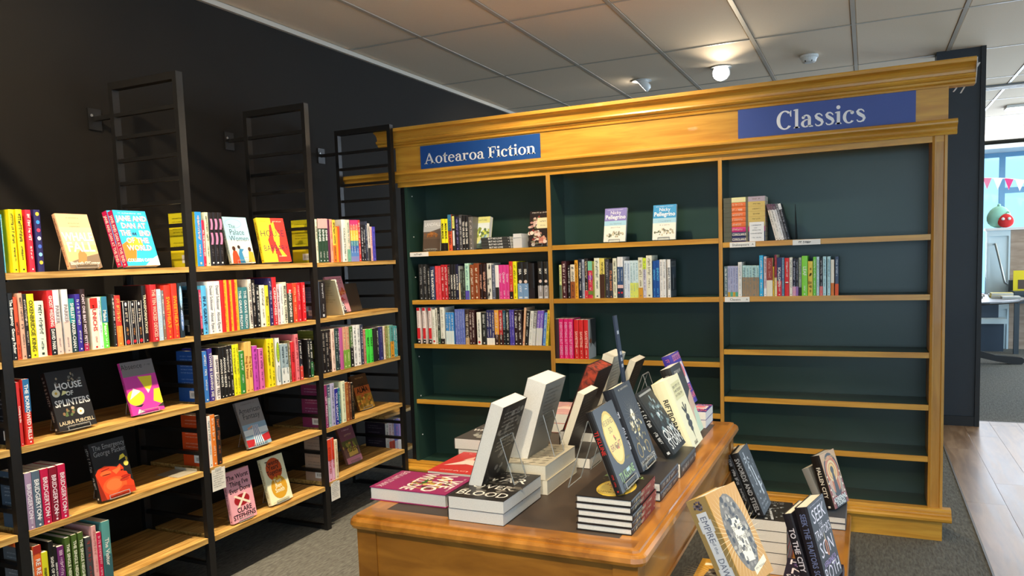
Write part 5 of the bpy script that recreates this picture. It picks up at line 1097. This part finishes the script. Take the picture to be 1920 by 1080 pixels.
# bookends
def bookend(label, x, y, z, h=.13, flip=1):
    t = thing('bookend', label, 'bookend', (x, y, z), group='beige sheet metal bookends')
    pr = [(0, 0), (-.11, 0), (-.11, h * .8), (-.095, h * .95), (-.075, h), (-.03, h), (-.01, h * .95), (0, h * .82)]
    MB().prism(pr, 'y', 0, .0016).build('plate', M_BEIGE, t); bx('base', (-.11, 0, .0016, .012, 0, .001), M_BEIGE, t)
bookend('beige bookend beside the pink series, nearest fourth shelf', .505, ROWS['A4'][-1][0] + ROWS['A4'][-1][1] + .0008, ly(.507) + .0003, .135, 1)
bookend('beige bookend after the teal book, nearest bottom shelf', .505, ROWS['A5'][-1][0] + ROWS['A5'][-1][1] + .0008, ly(.216) + .0003, .16, 1)
t = thing('bookend', 'grey metal bookend lying flat at the far end of nearest fourth shelf', 'bookend', (.49, 2.24, ly(.507) + .0003), group='beige sheet metal bookends')
MB().prism([(-.125, 0), (0, 0), (0, .10), (-.125, .10)], 'z', 0, .0016).build('plate', M_BEIGE, t); bx('base', (-.125, 0, .098, .0996, .0016, .012), M_BEIGE, t)
# handwritten cards hanging from the shelf edges
def card(label, y0, y1, z0, z1, x=.5145):
    t = thing('review_card', label, 'card', (x, y0, z1), group='handwritten cards hanging from shelf edges')
    bx('card', (x, x + .0006, y0, y1, z0, z1), ink('eeeae0'), t, t.location); P = Print(); r = random.Random(int(y0 * 100))
    for i in range(8): P.marks('6c6c70', .006, (z1 - z0) * (.88 - i * .1), .0045, (y1 - y0) * r.uniform(.6, .85), r, down=False)
    bag = {}; to_face(P, lambda a, b, d: (.0006 + d, a, b - (z1 - z0)), bag); bag_build(bag, 'handwriting', t)
    bx('tape', (x - .004, x + .0012, y0 + .02, y1 - .02, z1 - .006, z1 + .004), pmat('clear_tape', (.6, .6, .55), .3), t, t.location)
card('white handwritten card hanging from middle fourth shelf', 2.394, 2.470, ly(.405), ly(.500))
card('white handwritten card hanging from farthest bottom shelf', 3.188, 3.262, ly(.120), ly(.215))
# shelf strips on the bookcase edges
def strip(label, x0, x1, z, word=None):
    t = thing('shelf_label', label, 'label', (x0, 4.004, z), group='white shelf labels on the bookcase'); bx('strip', (x0, x1, 4.0045, 4.0085, z - .026, z - .001), ink('f0eee8'), t, t.location)
    P = Print(); r = random.Random(int(x0 * 1000)); cx = (x1 - x0) / 2
    if word: P.text('34343a', word, cx * .85, -.019, .011, bold=False)
    else: P.marks('34343a', cx * .45, -.0135, .011, cx * .9, r, down=False)
    P.text('34343a', 'A', (x1 - x0) * .9, -.018, .009, bold=False) if word else None
    bag = {}; to_face(P, lambda a, b, d: (a, .0005 - d, b), bag); bag_build(bag, 'lettering', t)
strip('white label strip at left end of left bay top shelf', .555, .680, 1.411); strip('white label strip reading Shakespeare, right bay top shelf', 2.388, 2.508, 1.394, 'Shakespeare')
strip('white label strip further right on right bay top shelf', 2.677, 2.799, 1.394); strip('white label strip reading Classics, right bay second shelf', 2.362, 2.479, 1.126, 'Classics')

# ------------------------------------------------------------------ bookcase: face-out books, flat stacks, leaning books
CF = [('grey landscape paperback face out at left end of left bay', .612, 4.06, 1.411, .117, .184, .012, 9, 0, '8c8884', LAND, '5c5850'), ('green and white landscape book face out in left bay', .931, 4.055, 1.411, .120, .182, .030, 13, -6, 'd8d88c', GRNL, '8c8c50'),
      ('dark floral hardback face out at right end of left bay', 1.295, 4.055, 1.411, .112, .198, .016, 11.5, -3, '2c2220', FLOR, 'b8a898'), ('lilac topped paperback face out on middle bay top shelf', 1.728, 4.06, 1.416, .122, .182, .014, 12, -4, 'e8e8ec', NICK('8c84c4'), '8c8cb0'), ('sky blue topped paperback face out on middle bay top shelf', 1.991, 4.06, 1.416, .121, .183, .014, 10.3, -2.5, 'e8ecec', NICK('3c9cd4'), '6c9cb0')]
for k, (lab, x, y, z, w, h, t, ln, yaw, c, ops, sc) in enumerate(CF):
    book(lab, w, h, t, c, front=art(w, h, ops, 20 + k), spine=spn(t, h, sc, '~', seed=k), group='books shown face out in the bookcase', mat=M4((x, y, z + .0035 + t * math.sin(rad(ln))), rad(yaw), rad(ln)), page=M_PAGEW)
    easel('clear easel behind the ' + lab.split(' face')[0] + ' in the bookcase', Vector((x + w / 2, y + (t + .001) * math.cos(rad(ln)), z + .0032)), rad(yaw), rad(ln), w=.06, h=.11, ledge=t + .004)
for k in range(4):
    z = 1.411 + .0003 + .0165 * (k + 1); tt = .0162
    book('charcoal book lying flat, %s from the bottom of the left bay pile' % ORD[k], .128, .178, tt, '3a3c3c', spine=spn(tt, .178, 'f0f0ec', "BUT NO LOVE", seed=k), group='pile of charcoal books in the left bay', mat=M4((1.205 - .002 * k, 4.016, z), rad(90), rad(90)), page=M_PAGEW)
t = thing('white_box', 'small white card box beside the charcoal pile in left bay', 'box', (1.222, 4.03, 1.411)); bx('lower_tray', (1.218, 1.272, 4.02, 4.12, 1.4113, 1.468), ink('d8d8d6'), t, t.location); bx('lid', (1.221, 1.270, 4.018, 4.122, 1.4681, 1.490), ink('e4e4e2'), t, t.location)
cols = ['2c3464', '2c3464', 'd83480', 'e8743c', 'e8743c', 'e8743c', 'e8743c', 'e8743c', 'b8a8b4']
for k in range(9):
    tt = .0236; z = 1.394 + .0003 + (tt + .0004) * (k + 1); h = .194
    P = Print(); gold = 'd8bc6c' if k < 8 else 'b8a8b4'
    P.rect('5c5c4c', 0, h * .80, tt, h, .2); P.rect('6c6c58', 0, h * .40, tt, h * .46, .4); P.rect(gold, 0, 0, tt, h * .40, .2) if k > 2 else None
    if k == 8: P.rect('ece8a8', 0, h * .44, tt, h * .80, .3)
    P.text('f4ecdc', 'CORIOLANUS', tt / 2, h * .62, .011, down=True, maxw=h * .34) if k < 2 else P.marks('f8e0c8', tt / 2, h * .78, .010, h * .26, random.Random(k))
    P.marks('6c5c2c', tt / 2, h * .30, .006, h * .2, random.Random(k + 50)) if k > 2 else None
    book('%s play edition lying flat, %s from the bottom of the right bay pile' % (cname(cols[k]), ORD[k]), .125, h, tt, cols[k], spine=P, group='pile of play editions in the right bay', mat=M4((2.552, 4.016, z), rad(90), rad(90)))
t = thing('notice_card', 'white printed notice in front of the play edition pile', 'card', (2.48, 4.010, 1.394)); bx('card', (2.480, 2.548, 4.0105, 4.0115, 1.3945, 1.487), ink('f0f0f0'), t, t.location)
P = Print(); r = random.Random(8)
for i, (b, l) in enumerate(((.078, .045), (.064, .024), (.054, .04), (.038, .055), (.018, .045))): P.marks('6c6c74', .034 - l / 2, b, .005, l, r, down=False)
bag = {}; to_face(P, lambda a, b, d: (a, -d + .0004, b), bag); bag_build(bag, 'lettering', t)
for k, (c, c2, tc) in enumerate((('ece4d8', '6c4858', '8c8478'), ('eeeae4', '6c4858', '8c8478'), ('f2f0f0', '5c4054', 'a09898'), ('6c6c70', '', 'c8c8cc'), ('24242a', 'f0f0f0', 'b8b8c0'))):
    tt = .0125; th = rad(-14); sp = spn(tt, .178, tc, '~', c2 or None, -.16, seed=k)
    b = book('%s slim paperback leaning left, %s of the leaning row, right bay' % (cname(c), ORD[k]), .12, .178, tt, c, spine=sp, group='slim paperbacks leaning in the right bay')
    b.matrix_world = Matrix.Translation((2.600 + k * .0131 + tt, 4.016, 1.394 + .0006 + tt * math.sin(rad(14)))) @ Matrix.Rotation(th, 4, 'Y') @ Matrix.Rotation(rad(90), 4, 'Z')
t = thing('bookend', 'black triangular bookend right of the leaning paperbacks', 'bookend', (2.684, 4.05, 1.3943)); MB().prism([(4.05, 0), (4.19, 0), (4.19, .02), (4.06, .17), (4.05, .17)], 'x', 0, .002).build('plate', M_STEEL, t).location = (0, -4.05, 0); bx('base', (-.05, 0, 0, .12, 0, .001), M_STEEL, t)

# ------------------------------------------------------------------ books on the antique desk
TG = 'books piled on the antique desk'
def flat(lab, x, y, ztop, yaw, w, h, t, c, ops, seed=1, page=None, group=TG, sp=None, hard=False): return book(lab, w, h, t, c, front=art(w, h, ops, seed) if ops else None, spine=sp, group=group, mat=M4((x, y, ztop), rad(yaw), rad(90)), page=page or M_PAGEW, hard=hard)
def stand_r(lab, x, y, z, w, h, t, ln, c, ops, sp=None, seed=1, page=None, group=TG, yaw=90, hard=False, cfront=None): return book(lab, w, h, t, c, front=art(w, h, ops, seed) if ops else None, spine=sp, group=group, mat=M4((x, y, z + t * math.sin(rad(ln))), rad(yaw), rad(ln)), page=page, hard=hard, cfront=cfront)
def stand_l(lab, x, y, z, w, h, t, ln, c, cb, seed=1, page=None, marks='c8c0b0', hard=False, group=TG):
    bk = Print(); r = random.Random(seed)
    if cb == 'photo':
        for i in range(40): bk.ell(r.choice(('4c443c', '6c6458', '2c2622', '8c8478')), r.uniform(.08, .92) * w, r.uniform(.05, .95) * h, w * .07, w * .05, i * .02, 9)
    for i in range(10):
        bk.marks(marks, w * .14, h * (.9 - i * .05), .0045, w * r.uniform(.5, .72), r, down=False)
    return book(lab, w, h, t, c, back=bk, group=group, mat=M4((x, y + w, z + .001), rad(-90), rad(ln)), page=page or M_PAGEW, hard=hard)
flat('magenta hardback lying flat on the near left corner of the desk', 1.812, 1.848, DZ + .0352, -90, .165, .229, .035, '9c2c64', WEWHO, 1, hard=True)
for k in range(2): flat('dark photo-cover paperback lying flat, %s of the near pair' % ('lower', 'upper')[k], 2.087 + .003 * k, 1.611 - .003 * k, DZ + .0302 * (k + 1), 0, .147, .234, .030, '24211f', BLOOD, 2)
flat('red hardback lying flat behind the magenta one', 1.882, 1.866, DZ + .036, 0, .150, .222, .0355, 'c83030', REDF, 3)
for k in range(2): flat('grey paperback lying flat at the far left of the desk, %s of two' % ('lower', 'upper')[k], 1.846 - .012 * k, 2.12, DZ + .034 * (k + 1) + .0003, 0, .150, .225, .0335, '4c4a48', GREYF, 4)
for k in range(2): flat('thick patterned paperback lying flat mid desk, %s of two' % ('lower', 'upper')[k], 2.092 - .004 * k, 1.868, DZ + .0388 * (k + 1), 0, .152, .232, .0385, 'b8b09c', PATF, 5, page=M_PAGE)
for k in range(2): flat('red and white paperback in the far pile on the desk, %s of two' % ('lower', 'upper')[k], 1.93, 2.56, DZ + .034 * (k + 1) + .0003, 0, .148, .22, .0335, ('c83030', 'd8a8a8')[k], REDF, 6)
EL = []
stand_l('dark photo-cover paperback standing with its white fore-edge to the viewer', 2.097, 1.702, DZ + .0612, .148, .223, .036, 18.7, '24201e', 'photo', 1)
easel('clear easel holding the dark photo-cover paperback on the desk', Vector((2.097 + .037 * math.cos(rad(18.7)), 1.776, DZ + .062)), rad(-90), rad(18.7), w=.075, h=.12, ledge=.04)
stand_l('tall thick grey paperback standing behind the dark photo-cover one', 2.108, 1.925, DZ + .0785, .152, .230, .056, 16.4, '7c7870', 'plain', 2, marks='4c4844')
easel('clear easel holding the tall thick grey paperback', Vector((2.108 + .057 * math.cos(rad(16.4)), 2.0, DZ + .0792)), rad(-90), rad(16.4), w=.075, h=.12, ledge=.06)
stand_l('cream-edged paperback standing left of the open easel mid desk', 2.160, 2.160, DZ + .0305, .13, .205, .024, 20, '4c443c', 'plain', 3, page=M_PAGE, marks='8c8478')
flat('dark paperback lying flat under the cream-edged standing one', 2.128, 2.145, DZ + .0302, 0, .14, .20, .030, '3c3834', None, 7)
flat('thick black paperback lying flat under the red-edged hardback', 2.095, 2.36, DZ + .0552, 0, .16, .22, .055, '24201e', None, 8)
M_REDED = noisy('sprayed_red_page_edges', (.05, .012, .008), (.42, .05, .02), 60, rough=(.5, .7))
stand_l('dark hardback with red sprayed edges standing mid desk', 2.10, 2.375, DZ + .0560, .152, .232, .046, 22, '2c1e18', 'plain', 4, page=M_REDED, marks='5c4438', hard=True)
flat('cream paperback lying flat at the far end of the desk', 2.05, 2.60, DZ + .0402, 0, .15, .22, .040, 'b8b0a0', None, 9)
stand_l('thick cream paperback standing at the far end beside the slim sign', 2.10, 2.615, DZ + .0405, .15, .246, .040, 16, 'c8c0ac', 'plain', 5, page=M_PAGE, marks='6c6858')
stand_l('black paperback with cream edges standing at the far end of the desk', 2.135, 2.765, DZ + .0305, .14, .225, .026, 22, '2c2824', 'plain', 6, page=M_PAGE, marks='8c8478')
flat('black paperback lying flat under the last standing black one', 2.12, 2.75, DZ + .0302, 0, .15, .16, .030, '24221f', None, 10)
easel('clear easel at the far end of the desk', Vector((2.205, 2.83, DZ + .03)), rad(-90), rad(20), w=.08, h=.16)
t = thing('slim_sign', 'slim dark blue upright sign card sticking up from the desk display', 'sign', (2.262, 2.60, DZ))
MB().box(-.003, .003, 0, .034, .002, .415).build('blade', ink('28344a'), t).rotation_euler = (0, rad(-7), 0)
for k in range(4): MB().box(.0032, .0036, .008, .026, .30 - k * .022 + (.05 if k == 0 else 0), .312 - k * .022 + (.05 if k == 0 else 0)).build('mark', ink('a8b0bc'), t).rotation_euler = (0, rad(-7), 0)
bx('foot_block', (-.03, .03, -.005, .04, .0003, .012), M_ACRYL, t)
# right-hand row
for k in range(5):
    tt = .0162; P = spn(tt, .207, 'd8c8a8', '~', '8c2420', .62, seed=3)
    flat('slim black hardback lying flat, %s from bottom of the five on the desk' % ORD[k], 2.531 + .002 * ((k * 7) % 3 - 1), 1.858 - .001 * k, DZ + .0164 * (k + 1), 180, .130, .208, tt, '221e1c', KLUNE if k == 4 else None, 11, sp=P, hard=True)
flat('white booklet lying flat behind the five black hardbacks', 2.395, 1.872, DZ + .0300, 0, .10, .05, .0295, 'd8d8d4', None, 12)
stand_r('black hardback with yellow oval standing on the five flat copies', 2.506, 1.664, DZ + .0835, .152, .196, .0165, 20, '1e1b1a', KLUNE, spn(.0165, .196, 'b82c24', 'TJ KLUNE'), 13, hard=True)
easel('clear easel behind the black hardback with yellow oval', Vector((2.478, 1.74, DZ + .083)), rad(90), rad(20), w=.09, h=.17, ledge=.03)
for k in range(2): flat('dark blue hardback lying flat under the silver sunburst one, %s of two' % ('lower', 'upper')[k], 2.532, 2.112, DZ + .024 * (k + 1) + .0002, 180, .135, .205, .0235, '2a2a30', None, 14, hard=True, sp=spn(.0235, .205, 'b8b4a8', '~', seed=k))
stand_r('black hardback with silver sunburst standing behind the yellow oval one', 2.478, 1.952, DZ + .0500, .150, .228, .032, 19.4, '1c1e26', SILV, spn(.032, .228, 'b0b8cc', 'The SILVER'), 14, hard=True)
easel('clear easel behind the silver sunburst hardback', Vector((2.437, 2.02, DZ + .0495)), rad(90), rad(19.4), w=.09, h=.17, ledge=.045)
flat('thick dark grey paperback lying flat under the leaning black one', 2.535, 2.335, DZ + .0402, 180, .145, .205, .040, '34322f', None, 15, sp=spn(.04, .205, 'b8b4a8', '~', seed=9))
stand_r('black and steel blue hardback leaning steeply on the desk edge', 2.512, 2.168, DZ + .0415, .146, .198, .030, 33, '16181a', ONYX, spn(.03, .198, 'c8ccd0', '~', seed=7), 16, hard=True)
stand_r('thick cream hardback with black emblem standing near the desk edge', 2.524, 2.370, DZ + .004, .150, .226, .052, 20.5, 'e4e0bc', RIFT, spn(.052, .226, '2c2a26', 'RIFTBORNE'), 17, page=M_PAGEW, hard=True)
stand_r('black and watercolour paperback standing behind the cream hardback', 2.492, 2.555, DZ + .004, .150, .242, .036, 19, '242220', [('p', 'c8a890', [(.3, .1), (1, 0), (1, .6), (.6, .5)]), ('p', 'b8d0b8', [(.5, 0), (1, 0), (1, .35), (.7, .3)]), ('m', 'c8c4bc', .2, .9, .08, .6)], spn(.036, .242, 'b8b4ac', '~', seed=4), 18, page=M_PAGEW)
for k in range(2): flat('purple paperback lying flat at the far right of the desk, %s of two' % ('lower', 'upper')[k], 2.376, 2.772, DZ + .0292 * (k + 1), 0, .112, .14, .029, '4c3c90', ELSIE if k else None, 19, sp=spn(.029, .14, 'e0d8f0', '~', seed=5))
stand_r('purple paperback with pink lettering standing at the desk far right', 2.432, 2.786, DZ + .0600, .128, .198, .034, 20.5, '4438a0', ELSIE, spn(.034, .198, 'e07c9c', '~', seed=6), 20)
# ------------------------------------------------------------------ books on the low bench
BG = 'books on the low display bench'
n = 8
for k in range(n):
    tt = (.524 - BZ) / n - .0004; flat('gold hardback lying flat, %s from bottom of the near bench stack' % ORD[k], 2.768, 2.108, BZ + (tt + .0004) * (k + 1), 180, .172, .235, tt, 'b08828', EMPI if k == n - 1 else None, 21, page=M_PAGE, group=BG, hard=True)
es = Print().rect('8c7c54', 0, 0, .057, .236, 0).rect('c0ccdc', .014, .012, .043, .200, 1).rect('b8c4d4', .010, .03, .047, .06, .8).rect('b8c4d4', .010, .15, .047, .18, .8)
for i in range(26): es.ell(random.Random(i).choice(('3c3c4c', '6c6c80', '54506c')), .0285 + .012 * math.cos(i * 2.4) * (i % 5) / 4, .215 + .012 * math.sin(i * 2.4) * (i % 5) / 4, .003, .003, 2, 8)
es.text('54607c', 'EMPIRE', .0285, .158, .017, down=True, bold=False, maxw=.066).text('54607c', 'of the', .0285, .112, .009, down=True, bold=False).text('54607c', 'DAWN', .0285, .055, .017, down=True, bold=False, maxw=.06)
stand_r('very thick gold hardback with crown emblem standing on the near bench stack', 2.740, 1.876, .525, .153, .236, .057, 26.2, 'b08c3c', EMPI, es, 21, page=M_PAGE, group=BG, hard=True, yaw=72)
for k in range(5):
    tt = .0384; flat('grey and red hardback lying flat, %s from bottom of mid bench stack' % ORD[k], 2.752, 3.035, BZ + (tt + .0004) * (k + 1), 180, .148, .226, tt, ('2c2a28', '3c3c3c')[k % 2], SWOR if k == 4 else None, 22, group=BG, sp=spn(tt, .226, 'c8303c', '~', '8c2020', .15, seed=k))
stand_r('black hardback with silver blades standing on the mid bench stack', 2.676, 2.815, .4155, .152, .234, .030, 21.5, '141416', SWOR, spn(.030, .234, '9ca0a8', 'SWORDS AND STEEL'), 23, page=M_PAGE, group=BG, hard=True, yaw=87)
stand_r('second black hardback with silver blades tucked behind the first', 2.644, 2.818, .4155, .152, .226, .022, 21.5, '141416', None, spn(.022, .226, '9ca0a8', '~'), 23, page=M_PAGE, group=BG, hard=True, yaw=87)
for k in range(4):
    tt = .0421; flat('dark purple hardback lying flat, %s from bottom of right bench stack' % ORD[k], 2.937, 2.54, BZ + (tt + .0004) * (k + 1), 180, .160, .236, tt, '241c30', SEEK if k == 3 else None, 24, page=M_PAGE, group=BG, hard=True, sp=spn(tt, .236, 'a8a0b8', '~', seed=k))
stand_r('black hardback with tall thin white lettering standing on right bench stack', 2.903, 2.312, .3915, .153, .234, .036, 14.3, '17141c', SEEK, spn(.036, .234, '5c6890', 'SEEK THE TRAITORS SON'), 24, page=M_PAGE, group=BG, hard=True, yaw=77.5)
stand_r('second black hardback tucked behind the tall white-lettered one', 2.862, 2.318, .3915, .153, .212, .026, 16, '1a1820', None, spn(.026, .212, 'c8c4d0', 'TO THE CITY'), 24, page=M_PAGE, group=BG, hard=True, yaw=77.5)
for k in range(2): flat('grey-blue hardback lying flat under the arched-cover book, %s of two' % ('lower', 'upper')[k], 2.925, 3.575, BZ + .0264 * (k + 1), 180, .15, .22, .026, '4c5058', None, 25, group=BG, hard=True)
stand_r('red and black hardback with golden arch cover at the bench far end', 2.885, 3.414, .2735, .148, .225, .040, 16.9, '1c1614', FALL, spn(.040, .225, 'f0e8d8', 'FALLEN CITY'), 26, page=M_PAGEW, group=BG, yaw=71, hard=True, cfront='c89c6c')
stand_r('grey paperback leaning behind the arched-cover book', 2.845, 3.43, .2735, .148, .17, .03, 24, '8c8c88', None, None, 26, group=BG, yaw=71)
# books on the far pedestal table
for k, (x, y, w, c, zz) in enumerate(((4.2, 9.9, .20, 'e8d020', 0), (4.205, 9.905, .20, 'e8d020', .026), (3.95, 9.9, .18, 'c8c0b8', 0), (4.22, 10.15, .2, 'e0e0dc', 0), (3.98, 10.2, .2, 'a82c30', 0), (4.28, 9.72, .16, 'd8d4cc', 0))):
    flat('%s book lying on the far pedestal table, %s from its right edge' % (('upper ' if zz else '') + cname(c), ORD[(2, 2, 4, 1, 5, 0)[k]]), x, y, .7355 + .0255 + zz, 0, w, .14, .025, c, None, 30 + k, group='books on the far pedestal table')
